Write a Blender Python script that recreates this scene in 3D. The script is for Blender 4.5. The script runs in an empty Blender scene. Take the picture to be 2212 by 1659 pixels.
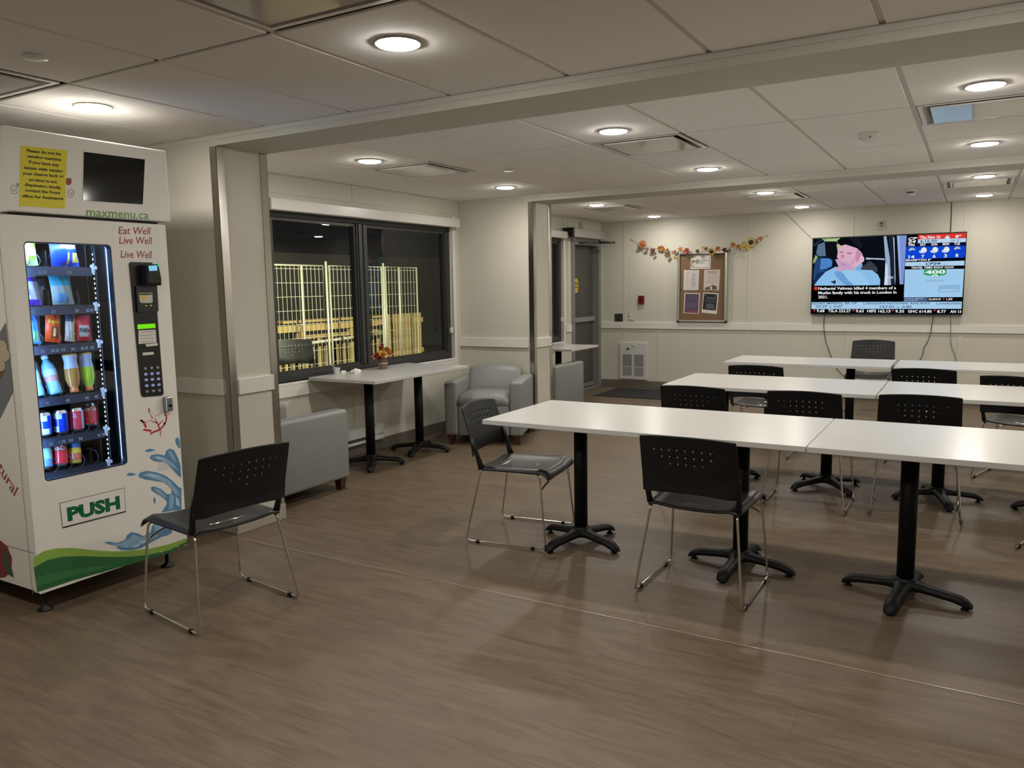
import bpy, bmesh, math, random
from mathutils import Vector, Matrix
random.seed(7)
S = bpy.context.scene
PI = math.pi
rad = math.radians

# ------------------------------------------------------------------ camera
YAW, PITCH, ROLL, FPX, CAMZ = rad(30.340), rad(-7.064), rad(-0.925), 1700.4, 1.4643
FWD = Vector((-math.sin(YAW)*math.cos(PITCH), math.cos(YAW)*math.cos(PITCH), math.sin(PITCH)))
R0 = Vector((math.cos(YAW), math.sin(YAW), 0)); U0 = R0.cross(FWD)
RGT = R0*math.cos(ROLL) + U0*math.sin(ROLL); UPV = -R0*math.sin(ROLL) + U0*math.cos(ROLL)
CAM = Vector((0, 0, CAMZ))
cd = bpy.data.cameras.new('camera'); cam = bpy.data.objects.new('camera', cd)
S.collection.objects.link(cam); S.camera = cam
cd.sensor_fit = 'HORIZONTAL'; cd.sensor_width = 36; cd.lens = 36*FPX/2212; cd.clip_start = .05; cd.clip_end = 200
mw = Matrix((RGT, UPV, -FWD)).transposed().to_4x4(); mw.translation = CAM; cam.matrix_world = mw

def at(u, v, axis, val):
    """point of a real plane (axis = val) seen at a photograph pixel"""
    d = FWD + RGT*((u-1106)/FPX) - UPV*((v-829.5)/FPX)
    return CAM + d*((val-CAM[axis])/d[axis])

# ------------------------------------------------------------------ world, exposure
w = bpy.data.worlds.new('night'); S.world = w; w.use_nodes = True
w.node_tree.nodes['Background'].inputs[0].default_value = (.02, .022, .03, 1)
w.node_tree.nodes['Background'].inputs[1].default_value = .12
S.view_settings.view_transform = 'Standard'; S.view_settings.look = 'None'
S.view_settings.exposure = 0.0; S.view_settings.gamma = 1.0; S.view_settings.use_curve_mapping = False
cy = S.cycles
cy.max_bounces = 8; cy.diffuse_bounces = 6; cy.glossy_bounces = 3; cy.transmission_bounces = 4; cy.transparent_max_bounces = 8
cy.caustics_reflective = False; cy.caustics_refractive = False; cy.sample_clamp_indirect = 6; cy.blur_glossy = .5
cy.use_adaptive_sampling = True; cy.adaptive_threshold = .02
LAMP_E = 232.0          # downlight lens radiance
LAMP_C = (1.0, .955, .865)
LED_E = 120.0

# ------------------------------------------------------------------ colours and materials
def lin(c):
    return c/12.92 if c <= .04045 else ((c+.055)/1.055)**2.4
def hexc(h):
    h = h.lstrip('#'); return tuple(lin(int(h[i:i+2], 16)/255) for i in (0, 2, 4))
MATS = {}
def mat(name, col, rough=.5, metal=0., var=.04, scale=30., spec=.5, bump=0., coat=0., stretch=None, alpha=None):
    if name in MATS: return MATS[name]
    if isinstance(col, str): col = hexc(col)
    m = bpy.data.materials.new(name); m.use_nodes = True; MATS[name] = m
    nt = m.node_tree; b = nt.nodes['Principled BSDF']
    b.inputs['Roughness'].default_value = rough; b.inputs['Metallic'].default_value = metal
    b.inputs['Specular IOR Level'].default_value = spec; b.inputs['Coat Weight'].default_value = coat
    tc = nt.nodes.new('ShaderNodeTexCoord'); n = nt.nodes.new('ShaderNodeTexNoise')
    n.inputs['Scale'].default_value = scale; n.inputs['Detail'].default_value = 3
    if stretch:
        mp = nt.nodes.new('ShaderNodeMapping'); mp.inputs['Scale'].default_value = stretch
        nt.links.new(tc.outputs['Object'], mp.inputs[0]); nt.links.new(mp.outputs[0], n.inputs['Vector'])
    else: nt.links.new(tc.outputs['Object'], n.inputs['Vector'])
    r = nt.nodes.new('ShaderNodeMix'); r.data_type = 'RGBA'
    r.inputs[6].default_value = (*[max(0, c*(1-var)) for c in col], 1)
    r.inputs[7].default_value = (*[min(1, c*(1+var)) for c in col], 1)
    nt.links.new(n.outputs[0], r.inputs[0]); nt.links.new(r.outputs[2], b.inputs['Base Color'])
    if bump:
        bp = nt.nodes.new('ShaderNodeBump'); bp.inputs['Strength'].default_value = bump; bp.inputs['Distance'].default_value = .002
        nt.links.new(n.outputs[0], bp.inputs['Height']); nt.links.new(bp.outputs[0], b.inputs['Normal'])
    return m
def emit(name, col, strength=1.):
    if name in MATS: return MATS[name]
    if isinstance(col, str): col = hexc(col)
    m = bpy.data.materials.new(name); m.use_nodes = True; MATS[name] = m
    nt = m.node_tree; nt.nodes.clear(); o = nt.nodes.new('ShaderNodeOutputMaterial'); e = nt.nodes.new('ShaderNodeEmission')
    e.inputs[0].default_value = (*col, 1); e.inputs[1].default_value = strength
    nt.links.new(e.outputs[0], o.inputs[0]); return m
def glass(name, tint=(1, 1, 1), ior=1.5, rough=0.):
    if name in MATS: return MATS[name]
    m = bpy.data.materials.new(name); m.use_nodes = True; MATS[name] = m
    nt = m.node_tree; nt.nodes.clear(); o = nt.nodes.new('ShaderNodeOutputMaterial')
    t = nt.nodes.new('ShaderNodeBsdfTransparent'); t.inputs[0].default_value = (*tint, 1)
    g = nt.nodes.new('ShaderNodeBsdfGlossy'); g.inputs['Roughness'].default_value = rough
    f = nt.nodes.new('ShaderNodeFresnel'); f.inputs[0].default_value = ior
    ge = nt.nodes.new('ShaderNodeNewGeometry'); iv = nt.nodes.new('ShaderNodeMath'); iv.operation = 'SUBTRACT'; iv.inputs[0].default_value = 1; nt.links.new(ge.outputs['Backfacing'], iv.inputs[1])
    mu = nt.nodes.new('ShaderNodeMath'); mu.operation = 'MULTIPLY'; nt.links.new(f.outputs[0], mu.inputs[0]); nt.links.new(iv.outputs[0], mu.inputs[1])
    x = nt.nodes.new('ShaderNodeMixShader')
    nt.links.new(mu.outputs[0], x.inputs[0]); nt.links.new(t.outputs[0], x.inputs[1]); nt.links.new(g.outputs[0], x.inputs[2])
    nt.links.new(x.outputs[0], o.inputs[0]); return m
def floor_mat():
    m = bpy.data.materials.new('vinyl_plank_floor'); m.use_nodes = True
    nt = m.node_tree; L = nt.links; b = nt.nodes['Principled BSDF']
    tc = nt.nodes.new('ShaderNodeTexCoord')
    br = nt.nodes.new('ShaderNodeTexBrick'); br.offset = .37; br.inputs['Scale'].default_value = 1
    br.inputs['Brick Width'].default_value = 1.22; br.inputs['Row Height'].default_value = .18
    br.inputs['Mortar Size'].default_value = .0012; br.inputs['Bias'].default_value = 0
    br.inputs['Color1'].default_value = (.134, .097, .064, 1); br.inputs['Color2'].default_value = (.152, .112, .075, 1)
    br.inputs['Mortar'].default_value = (.10, .073, .049, 1)
    L.new(tc.outputs['Object'], br.inputs['Vector'])
    mp = nt.nodes.new('ShaderNodeMapping'); mp.inputs['Scale'].default_value = (1.6, 22, 1); L.new(tc.outputs['Object'], mp.inputs[0])
    n = nt.nodes.new('ShaderNodeTexNoise'); n.inputs['Scale'].default_value = 2.2; n.inputs['Detail'].default_value = 6; n.inputs['Distortion'].default_value = 1.6
    L.new(mp.outputs[0], n.inputs['Vector'])
    mp2 = nt.nodes.new('ShaderNodeMapping'); mp2.inputs['Scale'].default_value = (.9, 5, 1); L.new(tc.outputs['Object'], mp2.inputs[0])
    n2 = nt.nodes.new('ShaderNodeTexNoise'); n2.inputs['Scale'].default_value = 1.3; n2.inputs['Detail'].default_value = 3
    L.new(mp2.outputs[0], n2.inputs['Vector'])
    # cathedral grain rings: bands of a stretched noise field
    mu = nt.nodes.new('ShaderNodeMath'); mu.operation = 'MULTIPLY'; mu.inputs[1].default_value = 34; L.new(n2.outputs[0], mu.inputs[0])
    sn = nt.nodes.new('ShaderNodeMath'); sn.operation = 'SINE'; L.new(mu.outputs[0], sn.inputs[0])
    ma = nt.nodes.new('ShaderNodeMath'); ma.operation = 'MULTIPLY_ADD'; ma.inputs[1].default_value = .10; L.new(sn.outputs[0], ma.inputs[0]); L.new(n.outputs[0], ma.inputs[2])
    rp = nt.nodes.new('ShaderNodeValToRGB'); rp.color_ramp.elements[0].position = .3; rp.color_ramp.elements[1].position = .72
    rp.color_ramp.elements[0].color = (.76, .74, .72, 1); rp.color_ramp.elements[1].color = (1.1, 1.1, 1.1, 1)
    L.new(ma.outputs[0], rp.inputs[0])
    mx = nt.nodes.new('ShaderNodeMix'); mx.data_type = 'RGBA'; mx.blend_type = 'MULTIPLY'; mx.inputs[0].default_value = 1
    L.new(br.outputs[0], mx.inputs[6]); L.new(rp.outputs[0], mx.inputs[7]); L.new(mx.outputs[2], b.inputs['Base Color'])
    rr = nt.nodes.new('ShaderNodeMapRange'); rr.inputs[3].default_value = .36; rr.inputs[4].default_value = .5
    L.new(n.outputs[0], rr.inputs[0]); L.new(rr.outputs[0], b.inputs['Roughness'])
    b.inputs['Specular IOR Level'].default_value = .4
    bp = nt.nodes.new('ShaderNodeBump'); bp.inputs['Strength'].default_value = .12; bp.inputs['Distance'].default_value = .001
    L.new(ma.outputs[0], bp.inputs['Height']); L.new(bp.outputs[0], b.inputs['Normal'])
    return m

WALL = mat('painted_wall_panel', (.575, .553, .478), .55, var=.015, scale=3)
TRIMW = mat('painted_white_trim', (.72, .705, .66), .42, var=.015, scale=5)
CEIL = mat('ceiling_tile', (.93, .92, .895), .9, var=.05, scale=220, spec=.15)
TBAR = mat('ceiling_grid_metal', (.62, .60, .56), .55, var=.02)
VOIDM = mat('dark_void', (.05, .05, .05), .9)
BASE = mat('rubber_base', (.135, .12, .10), .55, var=.04)
STEEL = mat('brushed_steel', (.62, .59, .55), .145, 1., var=.02, scale=60, stretch=(1, 1, .02))
def brushed(m, an, rot):
    nt = m.node_tree; b_ = nt.nodes['Principled BSDF']; t = nt.nodes.new('ShaderNodeTangent'); t.direction_type = 'RADIAL'; t.axis = 'Z'
    b_.inputs['Anisotropic'].default_value = an; b_.inputs['Anisotropic Rotation'].default_value = rot; nt.links.new(t.outputs[0], b_.inputs['Tangent'])
brushed(STEEL, .9, .25)
CHROME = mat('chrome_tube', (.72, .68, .62), .12, 1., var=.02)
BLACKP = mat('black_plastic', (.006, .006, .007), .42, var=.1, spec=.35)
BLACKS = mat('black_seat_plastic', (.016, .016, .018), .36, var=.1, spec=.5)
BLACKM = mat('black_powder_coat', (.005, .005, .0055), .5, var=.1, spec=.22)
WHITET = mat('white_laminate', (.55, .543, .53), .26, var=.01, scale=8, spec=.4)
WHITEE = mat('white_table_edge', (.54, .53, .51), .4, var=.02)
VINYL = mat('grey_vinyl', (.225, .232, .226), .42, var=.05, scale=14, bump=.15)
WOODL = mat('dark_red_wood', (.055, .016, .01), .35, var=.2, scale=20)
DKFRAME = mat('dark_window_frame', (.032, .032, .033), .42, var=.05)
PAPER = mat('white_paper', (.72, .69, .64), .6, var=.02)
INK = mat('black_ink', (.012, .012, .012), .6)
WHITEP = mat('white_plastic', (.70, .68, .64), .4, var=.02)
GLASSM = glass('window_glass', (.93, .95, .94))
VGLASS = glass('vending_glass', (.96, .97, 1.0))

# ------------------------------------------------------------------ mesh helpers
class B:
    def __init__(s): s.bm = bmesh.new(); s.mi = 0; s.smooth = False
    def _fin(s, faces):
        for f in faces: f.material_index = s.mi; f.smooth = s.smooth
    def box(s, x0, y0, z0, x1, y1, z1, bev=0., seg=2):
        r = bmesh.ops.create_cube(s.bm, size=1.)
        vs = r['verts']
        for v in vs:
            v.co = Vector(((x0+x1)/2+v.co.x*(x1-x0), (y0+y1)/2+v.co.y*(y1-y0), (z0+z1)/2+v.co.z*(z1-z0)))
        if bev > 0:
            es = list({e for v in vs for e in v.link_edges})
            old = set(s.bm.faces)-{f for v in vs for f in v.link_faces}
            bmesh.ops.bevel(s.bm, geom=es, offset=bev, segments=seg, affect='EDGES', profile=.5)
            s._fin([f for f in s.bm.faces if f not in old])
        else: s._fin({f for v in vs for f in v.link_faces})
        return s
    def face(s, pts):
        vs = [s.bm.verts.new(Vector(p)) for p in pts]
        f = s.bm.faces.new(vs); s._fin([f]); return f
    def ring_loft(s, rings, cap=True, close=True):
        """rings: lists of points, joined in order"""
        vv = [[s.bm.verts.new(Vector(p)) for p in r] for r in rings]
        n = len(vv[0]); fs = []
        for a, b in zip(vv, vv[1:]):
            for i in range(n if close else n-1):
                j = (i+1) % n
                try: fs.append(s.bm.faces.new((a[i], a[j], b[j], b[i])))
                except ValueError: pass
        if cap and close:
            for r in (list(reversed(vv[0])), vv[-1]):
                try: fs.append(s.bm.faces.new(r))
                except ValueError: pass
        s._fin(fs); return s
    def tube(s, pts, r, n=8, cap=True, closed=False):
        pts = [Vector(p) for p in pts]; rings = []; k = len(pts)
        t0 = (pts[1]-pts[0]).normalized(); ref = Vector((0, 0, 1)) if abs(t0.z) < .9 else Vector((1, 0, 0))
        nx = t0.cross(ref).normalized(); rr = r if isinstance(r, (list, tuple)) else [r]*k
        for i, p in enumerate(pts):
            if closed: t = (pts[(i+1) % k]-pts[i-1]).normalized()
            else: t = (pts[min(i+1, k-1)]-pts[max(i-1, 0)]).normalized()
            nx = (nx - t*nx.dot(t)).normalized(); ny = t.cross(nx)
            rings.append([p+(nx*math.cos(2*PI*j/n)+ny*math.sin(2*PI*j/n))*rr[i] for j in range(n)])
        if closed: rings.append(rings[0])
        sm = s.smooth; s.smooth = True; s.ring_loft(rings, cap=cap and not closed); s.smooth = sm; return s
    def lathe(s, prof, c=(0, 0, 0), n=20, M=None, cap=True):
        c = Vector(c); rings = []
        for r, z in prof:
            ring = [Vector((r*math.cos(2*PI*j/n), r*math.sin(2*PI*j/n), z)) for j in range(n)]
            rings.append([(M @ p if M else p)+c for p in ring])
        sm = s.smooth; s.smooth = True; s.ring_loft(rings, cap=cap); s.smooth = sm; return s
    def cyl(s, p0, p1, r, n=16, r1=None):
        p0, p1 = Vector(p0), Vector(p1)
        return s.tube([p0, p1], [r, r if r1 is None else r1], n)
    def plate(s, poly, nrm, th):
        """planar polygon given in 3-D, thickened along nrm"""
        poly = [Vector(p) for p in poly]; nrm = Vector(nrm).normalized()*th
        s.ring_loft([poly, [p+nrm for p in poly]]); return s
    def sheet(s, poly, off=(0, 0, 0)):
        f = s.face([Vector(p)+Vector(off) for p in poly]); return s
    def build(s, name, mats, parent=None, world=False, weld=False, shade=None):
        bm = s.bm
        if weld: bmesh.ops.remove_doubles(bm, verts=bm.verts, dist=1e-5)
        bmesh.ops.recalc_face_normals(bm, faces=bm.faces)
        if world and parent is not None:
            off = Vector(parent.location)
            if parent.parent is not None: off = off+Vector(parent.parent.location)
            bmesh.ops.translate(bm, verts=bm.verts, vec=-off)
        me = bpy.data.meshes.new(name); bm.to_mesh(me); bm.free()
        if not isinstance(mats, (list, tuple)): mats = [mats]
        for m in mats: me.materials.append(m)
        o = bpy.data.objects.new(name, me); S.collection.objects.link(o)
        if parent is not None: o.parent = parent
        return o
def arc_pts(pts, r=.03, n=5):
    """polyline with rounded corners"""
    P = [Vector(p) for p in pts]; out = [P[0]]
    for a, b, c in zip(P, P[1:], P[2:]):
        d0 = (a-b); d1 = (c-b); q = min(r, d0.length*.45, d1.length*.45)
        s0 = b+d0.normalized()*q; s1 = b+d1.normalized()*q
        for i in range(n+1):
            t = i/n; out.append(s0*(1-t)**2+b*2*t*(1-t)+s1*t*t)
    out.append(P[-1]); return out
def smoothline(pts, n=6):
    P = [Vector(p) for p in pts]; out = []
    Q = [P[0]]+P+[P[-1]]
    for i in range(1, len(Q)-2):
        for k in range(n):
            t = k/n; a, b, c, d = Q[i-1:i+3]
            out.append(.5*((2*b)+(c-a)*t+(2*a-5*b+4*c-d)*t*t+(3*b-a-3*c+d)*t**3))
    out.append(P[-1]); return out
_txt = {}
def glyphs(s, bold=0., shear=0., res=2):
    key = (s, bold, shear)
    if key not in _txt:
        c = bpy.data.curves.new('t', 'FONT'); c.body = s; c.size = 1; c.offset = bold; c.shear = shear; c.resolution_u = res
        o = bpy.data.objects.new('t', c); S.collection.objects.link(o); bpy.context.view_layer.update()
        me = bpy.data.meshes.new_from_object(o.evaluated_get(bpy.context.evaluated_depsgraph_get()))
        vs = [v.co.copy() for v in me.vertices]; fs = [tuple(p.vertices) for p in me.polygons]
        bpy.data.objects.remove(o); bpy.data.curves.remove(c); bpy.data.meshes.remove(me)
        _txt[key] = (vs, fs)
    return _txt[key]
def text(b, s, p0, p1, h, up=(0, 0, 1), off=(0, 0, 0), bold=0., shear=0., fit=True, center=False):
    """letters of cap height h from p0 to p1 (baseline), merged into b"""
    vs, fs = glyphs(s, bold, shear)
    if not vs: return
    p0, p1 = Vector(p0)+Vector(off), Vector(p1)+Vector(off); d = p1-p0; up = Vector(up)
    x0 = min(v.x for v in vs); x1 = max(v.x for v in vs); k = h/.70
    if fit: sx = d.length/(x1-x0); st = 0
    else:
        sx = k; st = (d.length-(x1-x0)*k)/2 if center else 0
    d = d.normalized()
    nv = [b.bm.verts.new(p0+d*((v.x-x0)*sx+st)+up*(v.y*k)) for v in vs]; ff = []
    for f in fs:
        try: ff.append(b.bm.faces.new([nv[i] for i in f]))
        except ValueError: pass
    b._fin(ff)
def tpx(b, s, a, c, h, axis, val, off, bold=0., shear=0.):
    """text along a line of a real wall/panel plane, a and c its baseline ends, h its cap height in photo pixels"""
    p0, p1 = at(*a, axis, val), at(*c, axis, val); q = at(a[0], a[1]-h, axis, val)
    text(b, s, p0, p1, abs(q.z-p0.z), (0, 0, 1), off, bold, shear)

# ------------------------------------------------------------------ object helpers
def tag(o, label, cat, group=None):
    o['label'] = label; o['category'] = cat
    if group: o['group'] = group
    return o
def thing(name, label, cat, loc=(0, 0, 0), rz=0., group=None):
    o = bpy.data.objects.new(name, None); S.collection.objects.link(o); o.empty_display_size = .1
    o.location = loc; o.rotation_euler = (0, 0, rz); return tag(o, label, cat, group)
def struct(name, b, m, parent=None, label=None, **k):
    o = b.build(name, m, parent, **k); o['kind'] = 'structure'
    if label: o['label'] = label
    return o
def dup(root, loc, rz, label, group=None):
    def cp(o, par):
        c = o.copy(); S.collection.objects.link(c)
        if par is not None: c.parent = par
        for ch in o.children: cp(ch, c)
        return c
    r = cp(root, None); r.location = loc; r.rotation_euler = (0, 0, rz); r['label'] = label
    if group: r['group'] = group
    return r

# ================================================================== room shell
XW, XC, XR = -4.66, -3.777, 2.74
YN, YB = -2.9, 10.565
ZC, ZB, ZF = 2.349, 2.289, 0.
S1N, S1F, S2N, S2F = 3.15, 3.52, 6.909, 7.293
ODOOR = (9.615, 10.50, 2.06)

b = B(); b.box(XW-.15, YN-.1, -.1, XR+.1, YB+.1, 0); struct('floor', b, floor_mat(), label='grey brown wood-look vinyl plank floor')
# module joints across the floor
b = B()
for y in (3.095,): b.box(XC+.02, y-.004, 0, XR, y+.004, .0016)
struct('trim_1', b, mat('floor_joint', (.27, .215, .165), .3))

# left wall with two windows and a door
W1 = (4.33, 6.78, .735, 2.075); W3 = (7.60, 9.33, .735, 2.075)
b = B(); xo = XW-.15
def wl(y0, y1, z0, z1): b.box(xo, y0, z0, XW, y1, z1)
wl(YN, W1[0], 0, 2.75); wl(W1[0], W1[1], 0, W1[2]); wl(W1[0], W1[1], W1[3], 2.75); wl(W1[1], W3[0], 0, 2.75)
wl(W3[0], W3[1], 0, W3[2]); wl(W3[0], W3[1], W3[3], 2.75); wl(W3[1], ODOOR[0], 0, 2.75)
wl(ODOOR[0], ODOOR[1], ODOOR[2], 2.75); wl(ODOOR[1], YB+.15, 0, 2.75)
struct('wall_left', b, WALL, label='pale beige panelled outer wall on the left')
b = B(); b.box(XW, YB, 0, XR+.15, YB+.15, 2.75); struct('wall_far', b, WALL, label='pale beige panelled wall at the far end')
b = B(); b.box(XR, YN-.15, 0, XR+.15, YB, 2.75); struct('wall_right', b, WALL)
b = B(); b.box(XW-.15, YN-.15, 0, XR, YN, 2.75); struct('wall_near', b, WALL)
b = B(); b.box(XW, S1N, 0, XC, S1F, ZB); struct('wall_nook', b, WALL, label='short wall beside the vending machine')
b = B(); b.box(XW, S2N, 0, XC, S2F, ZB); struct('wall_bay', b, WALL, label='short wall behind the grey armchair')

# beams between the bays
for k, (a, c) in enumerate(((S1N, S1F), (S2N, S2F), (-.56, -.19))):
    b = B(); b.box(XW, a, ZB, XR, c, 2.75)
    b.mi = 1; b.box(XW, a-.004, ZC-.024, XR, a, ZC+.004); b.box(XW, c, ZC-.024, XR, c+.004, ZC+.004)
    struct('trim_%d' % (k+2), b, [WALL, TBAR], label='boxed ceiling beam across the room')
# beam cover seams
b = B()
for x in (-.99, .84): b.box(x-.002, S1N-.0015, ZB, x+.002, S1N, ZC-.02); b.box(x-.002+.2, S1N, ZB-.001, x+.002+.2, S1F, ZB)
for x in (-3.3, -.9): b.box(x-.002, S2N-.0015, ZB, x+.002, S2N, ZC-.02)
struct('trim_5', b, TBAR)

# ceiling: tegular tiles on a T-bar grid, openings left for the diffusers
XG = [XW, -3.98, -3.37, -2.76, -2.15, -1.54, -.93, -.32, .29, .90, 1.51, 2.12, XR]
BAYS = [(-.19, S1N, [-.19, .84, 2.06, S1N], [(1.45, 2.06)]), (S1F, S2N, [S1F, 4.67, 5.885, S2N], [(4.67, 5.275)]),
        (S2F, YB, [S2F, 8.375, 9.59, YB], [(8.375, 8.98)]), (YN, -.56, [YN, -1.6, -.56], [])]
DIFX = [1, 4, 7, 10]
b = B(); b.mi = 0; vents = []
for y0, y1, gy, dif in BAYS:
    for i in range(len(XG)-1):
        xa, xb = XG[i], XG[i+1]
        cells = list(zip(gy, gy[1:]))
        if i in DIFX and dif:
            d0, d1 = dif[0]; nc = []
            for c0, c1 in cells:
                if abs(c0-d0) < .01: nc += [(d1, c1)]
                elif abs(c1-d1) < .01: nc += [(c0, d0)]
                else: nc.append((c0, c1))
            cells = nc; vents.append(((xa+xb)/2, (d0+d1)/2, (xa+xb)/2))
        for c0, c1 in cells: b.box(xa+.011, c0+.009, ZC, xb-.011, c1-.009, ZC+.02, .003, 1)
b.mi = 1
for y0, y1, gy, dif in BAYS:
    for x in XG: b.box(max(XW, x-.014), y0, ZC+.008, min(XR, x+.014), y1, ZC+.03)
    for y in gy+[q for d in dif for q in d]: b.box(XW, max(y0, y-.014), ZC+.0085, XR, min(y1, y+.014), ZC+.0295)
b.mi = 2; b.box(XW, YN, 2.68, XR, YB, 2.75)
struct('ceiling', b, [CEIL, TBAR, VOIDM], label='suspended ceiling of pale rectangular tiles')

# chair rails, battens, baseboards
RZ0, RZ1 = .848, .942
b = B()
b.box(XW, S1N-.02, RZ0, XC-.05, S1N, RZ1, .003); struct('trim_6', b, TRIMW)
b = B(); b.box(XC, S1N+.05, RZ0, XC+.02, S1F-.045, RZ1, .003); struct('trim_7', b, TRIMW)
b = B(); b.box(XW, S2N-.02, RZ0, XC-.06, S2N, RZ1, .003); struct('trim_8', b, TRIMW)
b = B(); b.box(XC, S2N+.05, RZ0, XC+.02, S2F-.045, RZ1, .003); struct('trim_9', b, TRIMW)
b = B(); b.box(XW+.0, YB-.022, .842, XR, YB, .935, .003); struct('trim_10', b, TRIMW, label='white rail along the far wall')
b = B(); b.box(XW, YN, RZ0, XW+.02, S1N, RZ1, .003); struct('trim_11', b, TRIMW)
b = B(); b.box(XW, 9.40, RZ0, XW+.02, 9.55, RZ1, .003); struct('trim_12', b, TRIMW)
b = B()
for x in (-4.30, -3.775, -2.55, -1.33, -.11, 1.11, 2.33):
    for z0, z1 in ((.1, .842), (.935, ZC)): b.box(x-.025, YB-.005, z0, x+.025, YB, z1, .0015, 1)
struct('trim_13', b, WALL, label='flat battens over the far wall panel joints')
b = B()
for y in (5.22,): b.box(XW, y-.02, .1, XW+.005, y+.02, .62)
for y in (6.86,): b.box(XW, y-.025, .1, XW+.005, y+.025, ZC)
for y in (9.365, 9.48): b.box(XW, y-.02, .1, XW+.006, y+.02, ZC)
struct('trim_14', b, WALL)
b = B()
def bbd(x0, y0, x1, y1): b.box(x0, y0, 0, x1, y1, .10, .003, 1)
bbd(XW, S1F, XW+.008, S2N); bbd(XW, S2F, XW+.008, 9.55); bbd(XW, YN, XW+.008, S1N)
struct('baseboard_left', b, BASE)
b = B(); bbd(XW, YB-.008, XR, YB); struct('baseboard_far', b, BASE)
b = B(); bbd(XW, S2N-.008, XC, S2N); bbd(XC, S2N, XC+.008, S2F); bbd(XW, S2F, XC, S2F+.008); struct('baseboard_bay', b, BASE)
b = B(); bbd(XW, S1N-.008, XC, S1N); bbd(XC, S1N-.008, XC+.008, S1F+.008); bbd(XW, S1F, XC, S1F+.008)
struct('baseboard_nook', b, mat('pale_base', (.38, .35, .30), .4))

# stainless corner guards
def guard(k, y, sgn):
    b = B(); L = .052; t = .004; z0, z1 = .1, ZB-.002
    if sgn < 0:
        b.box(XC-L, y-t, z0, XC+t, y, z1, .0012, 1); b.box(XC, y-t, z0, XC+t, y+L, z1, .0012, 1)
    else:
        b.box(XC, y-L, z0, XC+t, y+t, z1, .0012, 1); b.box(XC-L, y, z0, XC+t, y+t, z1, .0012, 1)
    struct('trim_%d' % k, b, STEEL, label='stainless steel corner guard')
for k, (y, sg) in enumerate(((S1N, -1), (S1F, 1), (S2N, -1), (S2F, 1))): guard(15+k, y, sg)

# ------------------------------------------------------------------ windows
def window(name, y0, y1, z0, z1, mull, label):
    fx0, fx1 = XW-.115, XW-.03; t = .062
    b = B()
    b.box(fx0, y0, z0, fx1, y1, z0+t, .004, 1); b.box(fx0, y0, z1-.045, fx1, y1, z1, .004, 1)
    b.box(fx0, y0, z0+t, fx1, y0+t, z1-.045, .004, 1); b.box(fx0, y1-t, z0+t, fx1, y1, z1-.045, .004, 1)
    for m in mull:
        b.box(fx0, m-.065, z0+t, fx1, m+.065, z1-.045, .003, 1); b.box(fx1, m-.05, z0+t, fx1+.012, m-.012, z1-.045, .003, 1)
        b.box(fx1, m+.012, z0+t, fx1+.012, m+.05, z1-.045, .003, 1)
    b.box(fx0+.02, y0-.0, z0-.02, XW-.005, y1, z0, .002, 1)
    o = struct(name, b, DKFRAME, label=label)
    ys = [y0+t]+[q for m in mull for q in (m-.065, m+.065)]+[y1-t]
    for a, c in zip(ys[0::2], ys[1::2]):
        g = B(); g.box(XW-.078, a, z0+t, XW-.072, c, z1-.045); struct('glass_pane', g, GLASSM, o)
        f = B(); e = .022; xx0, xx1 = XW-.085, XW-.045
        f.box(xx0, a, z0+t, xx1, a+e, z1-.045); f.box(xx0, c-e, z0+t, xx1, c, z1-.045)
        f.box(xx0, a+e, z0+t, xx1, c-e, z0+t+e); f.box(xx0, a+e, z1-.045-e, xx1, c-e, z1-.045)
        struct('sash', f, DKFRAME, o)
    # painted casing, stool and apron
    b = B()
    b.box(XW, y1, z0-.03, XW+.014, y1+.045, 2.19, .003, 1); b.box(XW, y0-.045, z0-.03, XW+.014, y0, 2.19, .003, 1)
    b.box(XW-.03, y0, z0-.022, XW+.018, y1, z0-.001, .003, 1); b.box(XW, y0-.045, z0-.115, XW+.016, y1+.045, z0-.022, .003, 1)
    struct('window_casing', b, TRIMW, o)
    return o
window('window_1', *W1, [5.43], 'wide dark framed two-pane window looking out at night')
window('window_2', *W3, [8.45], 'dark framed window beyond the short wall')
def blind(y0, y1, yc, label):
    r = thing('roller_blind', label, 'blind', (XW+.05, (y0+y1)/2, 2.07), 0, 'roller blinds over the windows')
    b = B(); b.box(XW+.016, y0, 2.066, XW+.10, y1, 2.155, .008, 3); b.build('headrail', mat('blind_headrail', (.62, .6, .57), .28, var=.01, spec=.6), r, True)
    c = B(); pts = [(XW+.05, yc, 2.07), (XW+.03, yc, 1.6), (XW+.025, yc-.005, 1.05), (XW+.03, yc-.01, 1.02), (XW+.035, yc-.015, 1.05), (XW+.045, yc-.012, 1.6), (XW+.06, yc-.012, 2.07)]
    c.tube(smoothline(pts, 4), .0022, 5); c.build('bead_chain', WHITEP, r, True)
    c = B(); c.box(XW+.015, yc-.022, 1.0, XW+.045, yc+.006, 1.055, .006, 2); c.build('chain_tensioner', WHITEP, r, True)
blind(4.28, 6.80, 6.70, 'white blind headrail over the wide two-pane window')
blind(7.55, 9.285, 9.24, 'white blind headrail over the narrow window near the door')
# header panels over the window
b = B()
for a, c in ((S1F, 5.28), (5.284, S2N)): b.box(XW, a, 2.205, XW+.006, c, ZC, .001, 1)
for a, c in ((S2F, 9.33), (9.5, YB)): b.box(XW, a, 2.205, XW+.006, c, ZC, .001, 1)
struct('trim_19', b, WALL)

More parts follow.
